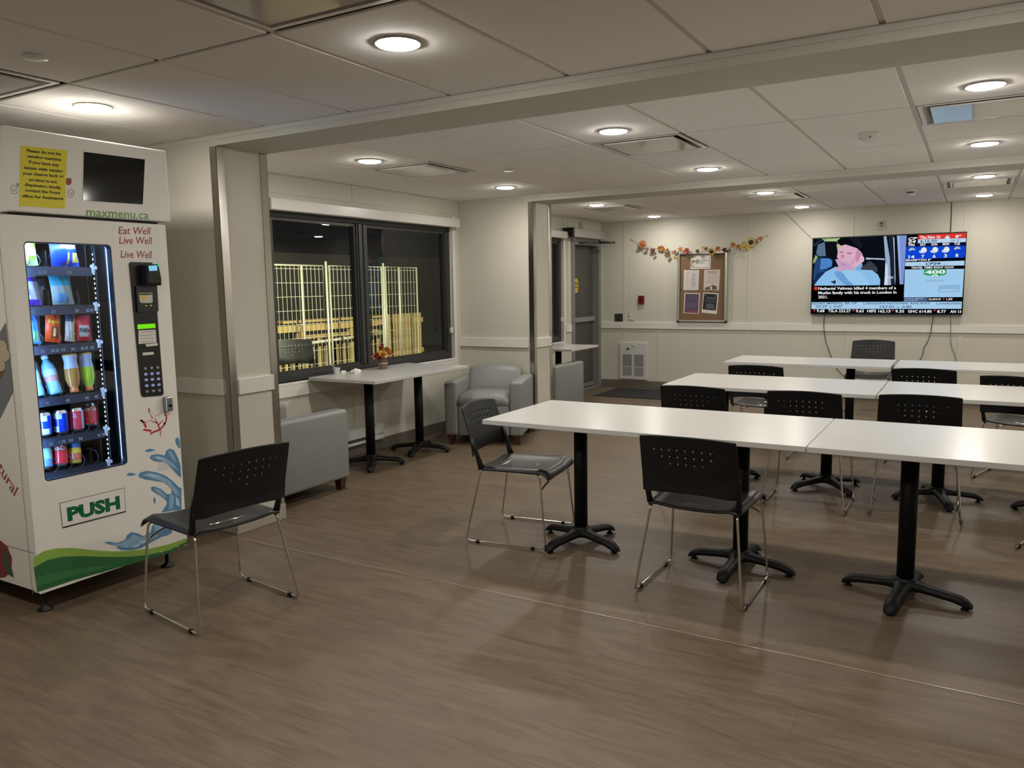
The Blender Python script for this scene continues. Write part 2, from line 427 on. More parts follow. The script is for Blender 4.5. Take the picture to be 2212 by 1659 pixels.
# ------------------------------------------------------------------ exterior door
dy0, dy1, dz = ODOOR
DGREY = mat('door_frame_grey', (.20, .195, .185), .4, var=.03); DLEAF = mat('door_leaf_grey', (.075, .071, .064), .42, var=.05)
b = B(); b.box(XW-.15, dy0, 0, XW+.012, dy0+.05, dz); b.box(XW-.15, dy1-.05, 0, XW+.012, dy1, dz); b.box(XW-.15, dy0+.05, dz-.05, XW+.012, dy1-.05, dz)
b.box(XW, dy0-.04, 0, XW+.014, dy0, dz+.04, .003, 1); b.box(XW, dy1, 0, XW+.014, dy1+.03, dz+.04, .003, 1); b.box(XW-.15, dy0+.05, 0, XW, dy1-.05, .012)
door = struct('door_1', b, DGREY, label='dark grey exterior door in the left wall')
b = B(); b.box(XW-.13, dy0+.053, .02, XW-.085, dy1-.053, dz-.053, .003, 1); struct('door_leaf', b, DLEAF, door)
b = B(); b.box(XW-.085, dy0+.06, .955, XW-.045, dy1-.055, 1.02, .006, 2); b.box(XW-.085, dy0+.08, .97, XW-.03, dy0+.2, 1.01, .004, 1)
struct('push_bar', b, mat('door_bar_grey', (.26, .25, .235), .35), door)
b = B(); b.box(XW-.085, dy0+.06, .025, XW-.07, dy1-.06, .075, .003, 1); struct('door_sweep', b, DGREY, door)
# automatic operator
r = thing('door_operator', 'silver and black automatic door opener box above the grey door', 'door opener', (XW+.08, 9.9, 2.09))
SILV = mat('satin_silver', (.42, .41, .39), .35, .6, var=.02)
b = B(); b.box(XW+.014, 9.36, 2.09, XW+.16, 10.42, 2.205, .006, 2); b.build('housing', SILV, r, True)
b = B(); b.box(XW+.012, 9.31, 2.086, XW+.163, 9.36, 2.209, .008, 2); b.build('end_cap', BLACKP, r, True, )
b = B(); b.box(XW+.05, 9.3085, 2.098, XW+.1, 9.3105, 2.112); b.build('status_label', WHITEP, r, True)
b = B(); b.tube(arc_pts([(XW+.09, 10.30, 2.09), (XW+.09, 10.30, 2.055), (XW+.12, 9.95, 2.04), (XW-.06, 9.7, 2.03)], .02), .011, 8); b.tube([(XW+.09, 10.28, 2.055), (XW+.30, 10.36, 2.05)], .016, 8)
b.build('arm', mat('dark_arm', (.06, .06, .06), .4, .5), r, True)
b = B(); b.box(XW-.0845, 9.93, 1.36, XW-.083, 9.932, 1.361)
d = B(); yc, zc, x = 9.90, 1.46, XW-.084
ell = [(x, yc+.07*math.cos(t*PI/16), zc+.10*math.sin(t*PI/16)) for t in range(32)]
d.plate(ell, (1, 0, 0), .001); d.mi = 1
d.box(x, yc-.068, zc+.02, x+.0016, yc+.068, zc+.032); d.box(x, yc-.068, zc-.032, x+.0016, yc+.068, zc-.02)
text(d, 'CAUTION', (x, yc-.05, zc+.04), (x, yc+.05, zc+.04), .02, off=(.0018, 0, 0), bold=.01)
text(d, 'AUTOMATIC', (x, yc-.06, zc-.008), (x, yc+.06, zc-.008), .02, off=(.0018, 0, 0), bold=.01)
text(d, 'DOOR', (x, yc-.035, zc-.065), (x, yc+.035, zc-.065), .02, off=(.0018, 0, 0), bold=.01)
d.mi = 2; d.box(x, yc-.05, zc-.135, x+.001, yc+.05, zc-.102)
b.bm.free(); st = d.build('caution_sticker', [mat('sticker_yellow', (.75, .52, .03), .4), INK, mat('sticker_blue', (.03, .05, .16), .4)])
tag(st, 'yellow oval caution sticker with blue strip on the dark door', 'sticker')
b = B(); b.box(XW, 9.82, 2.235, XW+.03, 9.90, 2.32, .006, 2); b.box(XW+.03, 9.84, 2.25, XW+.034, 9.88, 2.28)
tag(b.build('wall_sensor', mat('sensor_grey', (.45, .43, .4), .4)), 'small grey sensor box on the wall above the door opener', 'sensor')

# ------------------------------------------------------------------ ceiling lamps
LENS = emit('lamp_lens', LAMP_C, LAMP_E); LENSD = emit('lamp_lens_dim', LAMP_C, LAMP_E*.70); RING = mat('lamp_ring', (.42, .41, .39), .4)
def lamp_proto():
    r = thing('ceiling_light', '', 'light')
    b = B(); b.lathe([(.087, 0), (.087, -.004), (.084, -.0065), (.0775, -.0065), (.0775, 0)], (0, 0, 0), 32); b.build('trim_ring', RING, r)
    b = B(); b.lathe([(.0765, -.003), (.0755, -.009), (.06, -.013), (.03, -.015), (.001, -.0155)], (0, 0, 0), 32, cap=False); b.build('lens', LENS, r)
    return r
LX = {0: 'left', 1: 'middle', 2: 'right', 3: 'outside'}
lamps = [(-3.67, 2.36, 'round recessed light above the vending machine'), (-1.85, 2.38, 'nearest and largest round recessed light, in front of the first beam'),
 (-3.675, 4.37, 'round recessed light by the big window, nearer the vending machine'), (-3.67, 6.21, 'round recessed light near the short wall behind the armchair'),
 (-1.845, 4.36, 'round recessed light just before the middle vent between the beams'), (-1.835, 6.2, 'round recessed light just behind the middle vent between the beams'),
 (0., 4.35, 'large round recessed light in front of the vent with the blue reflection'), (.015, 6.18, 'round recessed light just behind the vent with the blue reflection'),
 (-3.66, 8.17, 'round recessed light before the far left vent, outside the far bay window'), (-3.665, 10.02, 'round recessed light above the autumn garland start'),
 (-1.83, 8.15, 'round recessed light beside the far middle vent, nearer the beam'), (-1.81, 9.96, 'round recessed light close to the far wall, left of the television'),
 (.03, 8.11, 'round recessed light before the far right vent'), (.045, 9.92, 'round recessed light behind the far right vent, near the television wall'),
 (0., 2.36, 'round recessed light outside the frame above the near tables'), (1.83, 4.36, 'round recessed light outside the frame, middle bay right'),
 (1.83, 6.2, 'round recessed light outside the frame, middle bay far right'), (1.83, 8.13, 'round recessed light outside the frame, far bay right'),
 (1.83, 9.98, 'round recessed light outside the frame, far bay corner'), (-1.85, .52, 'round recessed light behind the viewer, near bay middle'),
 (0., .52, 'round recessed light overhead the viewer'), (-3.67, .52, 'round recessed light behind the viewer on the left')]
lp = None
for x, y, lab in lamps:
    if lp is None: lp = lamp_proto(); lp.location = (x, y, ZC); lp['label'] = lab; lp['group'] = 'round recessed ceiling lights'
    else:
        r = dup(lp, (x, y, ZC), 0, lab, 'round recessed ceiling lights')
        if y > 9.5:                                   # the far row burns a little dimmer
            for ch in r.children:
                if ch.name.startswith('lens'): ch.data = ch.data.copy(); ch.data.materials[0] = LENSD

# ceiling vents
VENTW = mat('vent_white', (.8, .78, .75), .3, var=.015, spec=.6)
def vent_proto():
    r = thing('ceiling_vent', '', 'vent', group='square ceiling vents'); h = .285; b = B()
    for a, c in ((-h, -h+.022), (h-.022, h)): b.box(a, -h, 0, c, h, .006); b.box(-h+.022, a, 0, h-.022, c, .006)
    b.build('frame', VENTW, r)
    b = B(); hi = h-.022; ht = .12
    lo = [(-hi, -hi, .0), (hi, -hi, .0), (hi, hi, .0), (-hi, hi, .0)]; up = [(-ht, -ht, .12), (ht, -ht, .12), (ht, ht, .12), (-ht, ht, .12)]
    b.ring_loft([lo, up], cap=False); b.face(up); b.build('cone', mat('vent_inner', (.34, .32, .30), .35, .2), r)
    b = B(); b.box(-.228, -.228, -.006, .228, .228, .004, .003, 2); b.build('face_plaque', mat('vent_gloss', (.60, .585, .56), .07, var=.01, spec=.55), r)
    return r
vlab = {(1, 0): 'square vent over the vending machine', (4, 0): 'large square vent at the top edge of the picture', (7, 0): 'square vent outside the frame in the near bay',
 (10, 0): 'square vent outside the frame in the near bay corner', (1, 1): 'square vent near the big window', (4, 1): 'square vent in the middle between the two beams',
 (7, 1): 'square vent at the right edge reflecting blue light', (10, 1): 'square vent outside the frame, middle bay', (1, 2): 'square vent in the far bay near the door',
 (4, 2): 'square vent in the middle of the far bay', (7, 2): 'square vent in the far bay above the television', (10, 2): 'square vent outside the frame, far bay'}
vp = None
for k, (bay, dif) in enumerate([(i, q[3]) for i, q in enumerate(BAYS) if q[3]]):
    for i in DIFX:
        x = (XG[i]+XG[i+1])/2; y = (dif[0][0]+dif[0][1])/2; lab = vlab[(i, k)]
        if vp is None: vp = vent_proto(); vp.location = (x, y, ZC); vp['label'] = lab
        else: dup(vp, (x, y, ZC), 0, lab, 'square ceiling vents')
# sprinkler cover plates
sp = None
for x, y, lab in ((-3.075, 1.762, 'flat white round cover on the ceiling near the vending machine'), (-3.103, 5.312, 'flat white round cover on the ceiling near the big window'),
                  (-3.039, 9.077, 'flat white round cover on the ceiling in the far bay')):
    if sp is None:
        b = B(); b.lathe([(.03, 0), (.03, -.008), (.044, -.009), (.043, -.012), (.001, -.0125)], (0, 0, 0), 24); sp = b.build('sprinkler_cover', WHITEP)
        tag(sp, lab, 'sprinkler cover', 'sprinkler covers'); sp.location = (x, y, ZC)
    else:
        c = sp.copy(); S.collection.objects.link(c); c.location = (x, y, ZC); c['label'] = lab
r = thing('motion_sensor', 'white ceiling sensor with two grey dots between the beams', 'sensor', (-.597, 5.338, ZC))
b = B(); b.lathe([(.06, 0), (.062, -.012), (.05, -.03), (.022, -.045), (.001, -.048)], (0, 0, 0), 24); b.build('housing', WHITEP, r)
for a in (-.9, .9, 2.6):
    b = B(); b.lathe([(.001, -.004), (.007, -.003), (.009, .004)], (.045*math.sin(a-.6), -.045*math.cos(a-.6), -.03), 10); b.build('lens_dot', mat('lens_grey', (.2, .19, .18), .3), r)
r = thing('smoke_detector', 'white smoke detector on the far bay ceiling, left of the television vent', 'smoke detector', (-.589, 8.867, ZC))
b = B(); b.lathe([(.055, 0), (.055, -.016), (.048, -.02)], (0, 0, 0), 24); b.build('base', WHITEP, r)
b = B(); b.lathe([(.03, -.02), (.03, -.035), (.047, -.036), (.047, -.052), (.03, -.062), (.001, -.064)], (0, 0, 0), 24); b.build('chamber', WHITEP, r)
b = B(); b.box(-.028, -.03, -.034, .028, .03, -.021); b.build('vent_slots', mat('slot_dark', (.05, .05, .05), .6), r)

# ================================================================== furniture
# ------------------------------------------------------------------ cafe tables
def table(name, label, x0, x1, y0, y1, z, bases, group, rots):
    r = thing(name, label, 'table', ((x0+x1)/2, (y0+y1)/2, 0), 0, group); th = .026
    b = B(); b.box(x0, y0, z-th, x1, y1, z, .0025, 2)
    for f in b.bm.faces:
        if f.normal.z > .9: f.material_index = 0
        else: f.material_index = 1
    b.build('tabletop', [WHITET, WHITEE], r, True)
    for (bx, by), ro in zip(bases, rots):
        b = B(); b.cyl((bx, by, .075), (bx, by, z-th-.006), .038, 24); b.build('pedestal_column', BLACKM, r, True)
        b = B(); b.box(bx-.15, by-.15, z-th-.006, bx+.15, by+.15, z-th-.0002)
        for a in (PI/4, 3*PI/4):
            dx, dy = math.cos(a)*.2, math.sin(a)*.2; b.tube([(bx-dx, by-dy, z-th-.012), (bx+dx, by+dy, z-th-.012)], .01, 6)
        b.build('mounting_plate', BLACKM, r, True)
        b = B(); b.smooth = True
        for k in range(4):
            a = ro+k*PI/2; c, s = math.cos(a), math.sin(a); rings = []
            for q, hw, zb, zt in ((0., .05, .05, .092), (.04, .046, .05, .09), (.07, .034, .048, .082), (.11, .03, .044, .074), (.20, .029, .034, .064), (.235, .03, .026, .058), (.262, .027, .016, .042), (.278, .018, .014, .026)):
                pr = [(-hw, zb), (-hw, zt-.014), (-hw*.55, zt), (hw*.55, zt), (hw, zt-.014), (hw, zb)]
                rings.append([(bx+c*q-s*p, by+s*q+c*p, h) for p, h in pr])
            b.ring_loft(rings)
        b.lathe([(.052, .05), (.052, .085), (.044, .098), (.039, .10)], (bx, by, 0), 20)
        bo = b.build('pedestal_base', BLACKM, r, True)
        for k in range(4):
            a = ro+k*PI/2; g = B(); g.lathe([(.016, 0), (.018, .004), (.016, .008), (.008, .009), (.008, .022)], (bx+math.cos(a)*.248, by+math.sin(a)*.248, 0), 12)
            go = g.build('glide', BLACKP, None); go.parent = bo; go.location = (-r.location[0], -r.location[1], 0)
    return r
GT = 'white cafe tables in three rows'
table('cafe_table', 'nearest white table on the left, with the chair at its end', -2.288, -.606, 3.579, 4.398, .745, [(-1.878, 3.965), (-.98, 3.985)], GT, [rad(-18), rad(-5)])
table('cafe_table', 'nearest white table on the right, cut off by the picture edge', -.602, 1.075, 3.579, 4.398, .745, [(-.212, 3.945), (.69, 3.96)], GT, [rad(-9), rad(4)])
table('cafe_table', 'white table in the middle row on the left', -1.933, -.512, 5.48, 6.29, .737, [(-1.59, 5.87), (-.849, 5.865)], GT, [rad(14), rad(45)])
table('cafe_table', 'white table in the middle row on the right, cut off by the picture edge', -.503, .93, 5.48, 6.29, .737, [(-.147, 5.835), (.545, 5.85)], GT, [rad(18), rad(5)])
table('cafe_table', 'white table in the back row under the left half of the television', -1.99, -.585, 7.315, 8.02, .737, [(-1.65, 7.67), (-.93, 7.67)], GT, [rad(30), rad(40)])
table('cafe_table', 'white table in the back row under the right half of the television', -.555, .87, 7.315, 8.02, .737, [(-.2, 7.67), (.52, 7.67)], GT, [rad(20), rad(10)])
WT = table('cafe_table', 'white table pushed against the big window between the grey armchairs', -4.625, -3.93, 4.64, 5.935, .76, [(-4.27, 4.955), (-4.25, 5.60)], 'white tables at the windows', [rad(38), rad(18)])
table('cafe_table', 'white table end beside the grey door, behind the short wall', -4.625, -3.905, 8.02, 8.76, .745, [(-4.25, 8.37)], 'white tables at the windows', [rad(25)])

# ------------------------------------------------------------------ stacking chairs
def chair_proto():
    r = thing('stacking_chair', '', 'chair')
    # backrest shell with its rows of round holes
    holes = {}
    for row, (cols, z) in enumerate(((range(-4, 5), .722), (range(-3, 4), .688), (range(-2, 3), .654), (range(0, 1), .622))):
        for c in cols: holes[(c, row)] = z
    def yb(z): return -.176-.30*(z-.45)
    def P(u, z, t):
        hw = .229 if z < .6 else .229-.006*(z-.6)/.19
        zz = z-(.016*u*u if z > .76 else .016*u*u*max(0, (z-.6)/.16))
        arc = .550+.045*u*u
        y = yb(zz)-.034*(1-u*u)-(.34*(arc-zz) if zz < arc else 0)*(1 if abs(u) < .93 else .4)
        return Vector((u*hw, y+t, zz))
    us = [-1, -.985, -.9, -.8]; px = .0385/.229
    cs = []
    for c in range(-4, 5): cs += [c*px*1.0-px*.28, c*px+px*.28]
    us = sorted(set([-1, -.985, -.93, -.82]+cs+[.82, .93, .985, 1]))
    zs = sorted(set([.500, .507, .525, .540, .555, .575, .595]+[z+d for z in (.722, .688, .654, .622) for d in (-.0095, .0095)]+[.75, .77, .782, .79]))
    b = B(); b.smooth = True; T = .007
    def quadlist():
        for i in range(len(us)-1):
            for j in range(len(zs)-1):
                yield us[i], us[i+1], zs[j], zs[j+1]
    def arch(u, z):     # bottom edge arches up in the middle, corners rounded
        if z < .52: z = z+.014*(1-u*u)*(.525-z)/.025
        return z
    def key(v): return (round(v.x, 5), round(v.y, 5), round(v.z, 5))
    cache = {}
    def V(u, z, side):
        if abs(u) == 1 and z > .785: u = math.copysign(.985, u); z -= .004
        p = P(u, arch(u, z), T*side); k = key(p)
        if k not in cache: cache[k] = b.bm.verts.new(p)
        return cache[k]
    def mk(vs):
        vs2 = []
        for v in vs:
            if v not in vs2: vs2.append(v)
        if len(vs2) > 2:
            try: b._fin([b.bm.faces.new(vs2)])
            except ValueError: pass
    hc = {}
    for (c, row), z in holes.items():
        hc[(round(c*px-px*.28, 5), round(z-.0095, 5))] = (c*px, z)
    rr = .0042
    for a, c, z0, z1 in quadlist():
        h = hc.get((round(a, 5), round(z0, 5)))
        for side in (0, 1):
            q = [V(a, z0, side), V(c, z0, side), V(c, z1, side), V(a, z1, side)]
            if not h: mk(q); continue
            cu, cz = h; ring = []
            for k in range(8):
                t = 2*PI*(k+.5)/8+PI; ring.append((cu+math.cos(t)*rr/.229, cz+math.sin(t)*rr))
            rv = [V(u, z, side) for u, z in ring]
            # corner k of the square meets ring verts 2k, 2k+1
            for k in range(4):
                n = (k+1) % 4
                mk([q[k], rv[2*k], rv[2*k+1]] if False else [q[k], rv[(2*k) % 8], rv[(2*k+1) % 8]])
                mk([q[k], q[n], rv[(2*k+2) % 8], rv[(2*k+1) % 8]])
        if h:
            for k in range(8):
                (u0, w0), (u1, w1) = ring[k], ring[(k+1) % 8]
                mk([V(u0, w0, 0), V(u1, w1, 0), V(u1, w1, 1), V(u0, w0, 1)])
    for z0, z1 in zip(zs, zs[1:]):
        for u in (-1, 1): mk([V(u, z0, 0), V(u, z1, 0), V(u, z1, 1), V(u, z0, 1)])
    for a, c in zip(us, us[1:]):
        for z in (zs[0], zs[-1]): mk([V(a, z, 0), V(c, z, 0), V(c, z, 1), V(a, z, 1)])
    b.build('backrest', BLACKP, r)
    for s in (-1, 1):
        b = B(); b.smooth = True; rings = []
        for z, hx, hy, xx, yy in ((.432, .014, .022, .212, -.160), (.46, .013, .018, .214, -.170), (.50, .0125, .014, .217, -.181), (.55, .012, .012, .221, -.1995), (.605, .008, .009, .2235, -.219)):
            rings.append([(s*(xx+hx*math.cos(2*PI*k/10)), yy+.004+hy*math.sin(2*PI*k/10), z) for k in range(10)])
        b.ring_loft(rings); b.build('back_upright', BLACKP, r)
    # seat shell
    b = B(); b.smooth = True; nx, ny = 12, 16
    def SP(u, v, t):
        y = -.182+v*.452; dish = -.020*(1-u*u)*(1-(.35 if v < .5 else 1.)*abs(2*v-1)**3)
        z = .447+dish+.006*v
        hw = .222+.010*v
        if v > .86: k = (v-.86)/.14; z -= .040*k*k; y -= .010*k*k
        edge = max(0, (abs(u)-.85)/.15); z -= .010*edge*edge
        if v < .06: hw -= .01*(1-v/.06)
        z += .010*max(0, (abs(u)-.5))*2*(1-edge)*(.3+.7*v)-.004
        return Vector((u*hw, y, z-t))
    G = [[[b.bm.verts.new(SP(-1+2*i/nx, j/ny, t)) for j in range(ny+1)] for i in range(nx+1)] for t in (0, .011)]
    fs = []
    for t in (0, 1):
        for i in range(nx):
            for j in range(ny): fs.append(b.bm.faces.new((G[t][i][j], G[t][i+1][j], G[t][i+1][j+1], G[t][i][j+1])))
    for i in range(nx):
        for j in (0, ny): fs.append(b.bm.faces.new((G[0][i][j], G[0][i+1][j], G[1][i+1][j], G[1][i][j])))
    for j in range(ny):
        for i in (0, nx): fs.append(b.bm.faces.new((G[0][i][j], G[0][i][j+1], G[1][i][j+1], G[1][i][j])))
    b._fin(fs); b.build('seat', BLACKS, r)
    # chrome sled sides
    for s in (-1, 1):
        b = B(); R = .0058
        pts = arc_pts([(s*.200, -.10, .424), (s*.205, -.165, .424), (s*.255, -.245, .0115), (s*.252, .245, .0115), (s*.222, .205, .424), (s*.200, .10, .424)], .035, 5)
        b.tube(pts, R, 8); o = b.build('sled_frame', CHROME, r)
        for y in (-.17, .17):
            g = B(); g.box(s*.2535-.0085, y-.012, 0, s*.2535+.0085, y+.012, .019, .003, 1); g.build('glide', BLACKP, o)
    b = B(); b.tube(smoothline([(-.2255, .212, .335), (-.15, .222, .365), (0, .226, .378), (.15, .222, .365), (.2255, .212, .335)], 4), .0055, 8); b.build('front_crossbar', CHROME, r)
    b = B()
    for y in (-.09, .10): b.tube([(-.202, y, .424), (.202, y, .424)], .0055, 8)
    b.build('under_seat_bar', CHROME, r)
    return r
CH = [(-2.981, 2.367, 81.7, 'black chair standing alone in front of the vending machine'),
 (-2.261, 3.954, -83., 'black chair at the left end of the nearest table'),
 (-1.076, 3.652, -1., 'black chair on the near side of the nearest table, back to the viewer'),
 (-1.597, 5.39, -1., 'left black chair of the three tucked behind the nearest tables'),
 (-.892, 5.41, 0., 'middle black chair of the three tucked behind the nearest tables'),
 (-.262, 5.51, 3., 'right black chair of the three tucked behind the nearest tables'),
 (-1.535, 6.885, 0., 'black chair on the near side of the back left table'),
 (-.305, 7.095, 0., 'black chair on the near side of the back right table, below the television'),
 (.359, 6.745, -17., 'black chair behind the middle right table, cut by the right picture edge'),
 (.573, 5.084, -17., 'black chair at the right picture edge, only its chrome legs showing below the near table'),
 (-.965, 9.60, 180., 'black chair against the far wall facing the viewer under the television')]
c0 = None
for x, y, a, lab in CH:
    if c0 is None: c0 = chair_proto(); c0.location = (x, y, 0); c0.rotation_euler = (0, 0, rad(a)); c0['label'] = lab; c0['group'] = 'black stacking chairs with chrome sled legs'
    else: dup(c0, (x, y, 0), rad(a), lab, 'black stacking chairs with chrome sled legs')

# ------------------------------------------------------------------ club armchairs
def armchair_proto():
    r = thing('club_armchair', '', 'armchair'); W, D, AW = .37, .36, .125
    def soft(b, x0, y0, z0, x1, y1, z1, bev, seg=4): b.smooth = True; b.box(x0, y0, z0, x1, y1, z1, bev, seg)
    for s in (-1, 1):
        b = B(); xa, xb = sorted((s*W, s*(W-AW))); soft(b, xa, -D, .085, xb, D, .595, .028); b.build('arm', VINYL, r)
    b = B(); rings = []
    for u in [i/12*2-1 for i in range(13)]:
        x = u*(W-AW+.012); top = .70-.018*u*u-.02*abs(u)**8
        rings.append([(x, -D+.005, .3), (x, -D-.0, .62), (x, -D+.0, top-.03), (x, -D+.025, top-.004), (x, -D+.09, top), (x, -D+.14, top-.02), (x, -D+.165-.012*u*u, top-.07), (x, -D+.215-.018*u*u, .50), (x, -D+.23, .40), (x, -D+.2, .3)])
    b.smooth = True; b.ring_loft(rings); b.build('back_cushion', VINYL, r)
    b = B(); b.smooth = True; rings = []
    for u in [i/12*2-1 for i in range(13)]:
        x = u*(W-AW-.002); e = abs(u)**6; t = .485-.03*e+.010*(1-u*u)
        rings.append([(x, -D+.15, .36), (x, -D+.15, t-.01), (x, D-.12, t), (x, D-.05, t-.006), (x, D-.008, t-.035), (x, D+.004+.004*(1-u*u), t-.07), (x, D-.006, .375), (x, D-.02, .36)])
    b.ring_loft(rings); b.build('seat_cushion', VINYL, r)
    b = B(); soft(b, -(W-AW)+.001, -D+.02, .085, W-AW-.001, D-.012, .37, .015, 3); b.build('front_rail', VINYL, r)
    for sx in (-1, 1):
        for sy in (-1, 1):
            b = B(); x, y = sx*(W-.055), sy*(D-.055)
            b.ring_loft([[(x-q, y-q, z), (x+q, y-q, z), (x+q, y+q, z), (x-q, y+q, z)] for q, z in ((.022, 0), (.032, .086))]); b.build('leg', WOODL, r)
    return r
a0 = armchair_proto(); a0.location = (-4.285, 3.95, 0); a0['label'] = 'grey armchair beside the column, seen from its side, facing the window table'; a0['group'] = 'grey vinyl club armchairs'
dup(a0, (-4.005, 6.425, 0), rad(200.5), 'grey armchair in the corner facing the viewer, behind the window table', 'grey vinyl club armchairs')
dup(a0, (-4.245, 7.93-.0, 0), 0, 'grey armchair partly hidden behind the short wall, in front of the door', 'grey vinyl club armchairs')

# ================================================================== vending machine
XM = -3.60; MY0, MY1 = 1.874, 2.657; KY = .955
def mp(u, v, d=0.): p = at(u, v, 0, XM); return Vector((XM+d, p.y, p.z))
MW = mat('machine_white', (.82, .80, .75), .3, var=.012, scale=6, spec=.45); MDK = mat('machine_interior_black', (.012, .013, .016), .45, var=.1)
VM = thing('vending_machine', 'tall white snack and drink vending machine with a lit window and water splash print', 'vending machine', (-4.05, 2.27, 0))
wy0, wy1, wz0, wz1 = 1.942, 2.351, .617, 1.695; dx = .045
def ms(u, v, d=0.): p = at(u, v, 0, XM+.03); return Vector((XM+.03+d, p.y, p.z))
# cabinet shell (open at the front, hollow behind the window)
b = B()
b.box(-4.48, MY0, .12, XM-dx, MY0+.035, 1.813); b.box(-4.60, 2.378, .12, XM-dx, MY1, 1.813); b.box(-4.48, MY0+.035, .12, -4.42, 2.378, 1.813)
b.box(-4.42, MY0+.035, .12, XM-dx, 2.378, .572); b.box(-4.42, MY0+.035, 1.723, XM-dx, 2.378, 1.813)
cab = b.build('cabinet', MW, VM, True)
b = B(); e = .004; b.box(-4.42, MY0+.035, .572, -4.572, 2.378, 1.723); b.box(-4.572, MY0+.035, .572, XM-dx, MY0+.035+e, 1.723); b.box(-4.572, 2.378-e, .572, XM-dx, 2.378, 1.723)
b.box(-4.572, MY0+.039, .572, XM-dx, 2.374, .576); b.box(-4.572, MY0+.039, 1.719, XM-dx, 2.374, 1.723); b.box(-4.38, 2.306, .576, XM-dx-.10, 2.312, 1.719)
b.build('inner_liner', MDK, VM, True)
# door with a rounded window opening
b = B(); bm = b.bm
def rrect(y0, y1, z0, z1, r, n=6):
    out = []
    for cy_, cz_, a0 in ((y1-r, z1-r, 0), (y0+r, z1-r, 90), (y0+r, z0+r, 180), (y1-r, z0+r, 270)):
        for k in range(n+1):
            a = rad(a0+90*k/n); out.append((cy_+r*math.cos(a), cz_+r*math.sin(a)))
    return out
def ringplate(b, outer, inner, x0, x1):
    bm = b.bm; n = len(outer)
    for x, flip in ((x0, 1), (x1, 0)): pass
    V = {(w, x): [bm.verts.new((x, y, z)) for y, z in (outer if w == 'o' else inner)] for w in 'oi' for x in (x0, x1)}
    fs = []
    for i in range(n):
        j = (i+1) % n
        for q in ((V['o', x1][i], V['o', x1][j], V['i', x1][j], V['i', x1][i]), (V['o', x0][i], V['o', x0][j], V['i', x0][j], V['i', x0][i]),
                  (V['o', x0][i], V['o', x0][j], V['o', x1][j], V['o', x1][i]), (V['i', x0][i], V['i', x0][j], V['i', x1][j], V['i', x1][i])):
            fs.append(bm.faces.new(q))
    b._fin(fs)
ringplate(b, rrect(MY0, MY1, .11, 1.806, .006), rrect(wy0, wy1, wz0, wz1, .02), XM-dx+.001, XM)
b.build('door', MW, VM, True)
b = B(); ringplate(b, rrect(wy0-.0, wy1+.0, wz0-.0, wz1+.0, .02), rrect(wy0+.006, wy1-.006, wz0+.006, wz1-.006, .016), XM-.03, XM-.002); b.build('window_gasket', mat('gasket', (.03, .04, .06), .3), VM, True)
b = B(); b.box(XM-.026, wy0+.002, wz0+.002, XM-.022, wy1-.002, wz1-.002); b.build('window_pane', VGLASS, VM, True)
# the two light strips inside the door edges
LED = emit('machine_led', (.33, .58, 1.0), LED_E); LEDS = emit('machine_led_side', (.36, .60, 1.0), LED_E*.07)
b = B(); b.box(XM-dx-.012, wy0-.018, wz0+.02, XM-dx-.004, wy0-.006, wz1-.02); b.build('light_strip', LED, VM, True)
b = B(); b.box(XM-dx-.012, wy0, wz1+.008, XM-dx-.004, wy1-.03, wz1+.018); b.build('light_strip', LED, VM, True)
b = B(); b.box(XM-dx-.014, wy1+.008, wz0+.02, XM-dx-.004, wy1+.016, wz1-.02); b.build('light_strip', LEDS, VM, True)
b = B(); b.box(XM-.075, wy1+.012, wz0, XM-.05, wy1+.024, wz1); b.build('door_channel', mat('channel_alu', (.35, .42, .52), .25, .7), VM, True)
# top sign box
b = B(); b.box(-4.46, MY0+.012, 1.819, XM+.03, MY1+.012, 2.174, .006, 2)
for f in b.bm.faces:
    f.normal_update()
    if f.normal.z > .95: f.material_index = 1  # top faces coloured darker to cut the glare from the lamp above
b.build('sign_box', [MW, mat('darkened_metal_top', (.20, .19, .18), .5, var=.2, scale=5)], VM, True)
b = B(); b.plate([ms(181, 328), ms(312.5, 344.5), ms(308, 441.5), ms(179, 433)], (1, 0, 0), .002); b.build('display_screen', mat('dark_screen', (.004, .004, .0045), .08, spec=.5), VM, True)
b = B(); b.box(-4.4, MY0+.03, 1.806, XM-.02, MY1-.03, 1.819); b.build('hinge_gap', MDK, VM, True)
# decoration printed on the front
o1 = .0008
PR = {k: mat('print_'+k, c, .35, var=.06, scale=40) for k, c in dict(leaf='#b8323c', blue1='#8fb4d2', blue2='#5f8cb4', blue3='#b9d0e2', green1='#8fb351', green2='#4f8d4e', green3='#2f6b40', green4='#3c7d4a', red='#a02838', dkgreen='#0f6442', lime='#6a9a52').items()}
def dec(b, pts, k=0, d=0.): b.mi = k; b.plate([mp(u, v, d) for u, v in pts], (1, 0, 0), o1)
def z2(pts): return [(x*420/1072, 680+y*650/1659) for x, y in pts]      # from the enlarged study of the lower door
b = B()
dec(b, z2([(186, 1392), (260, 1350), (340, 1333), (450, 1330), (600, 1335), (720, 1332), (820, 1318), (930, 1285), (1030, 1237), (1034, 1262), (1000, 1280), (920, 1318), (820, 1345), (700, 1380), (560, 1420), (400, 1465), (205, 1530)]), 2)
dec(b, z2([(183, 1338), (240, 1303), (310, 1287), (400, 1285), (500, 1296), (620, 1305), (720, 1300), (820, 1290), (930, 1265), (1025, 1232), (1028, 1250), (930, 1298), (820, 1322), (720, 1334), (600, 1335), (450, 1330), (340, 1334), (260, 1352), (186, 1394)]), 0, o1)
dec(b, z2([(188, 1400), (300, 1350), (420, 1332), (540, 1336), (700, 1345), (560, 1385), (420, 1400), (300, 1420), (195, 1462)]), 2, o1)
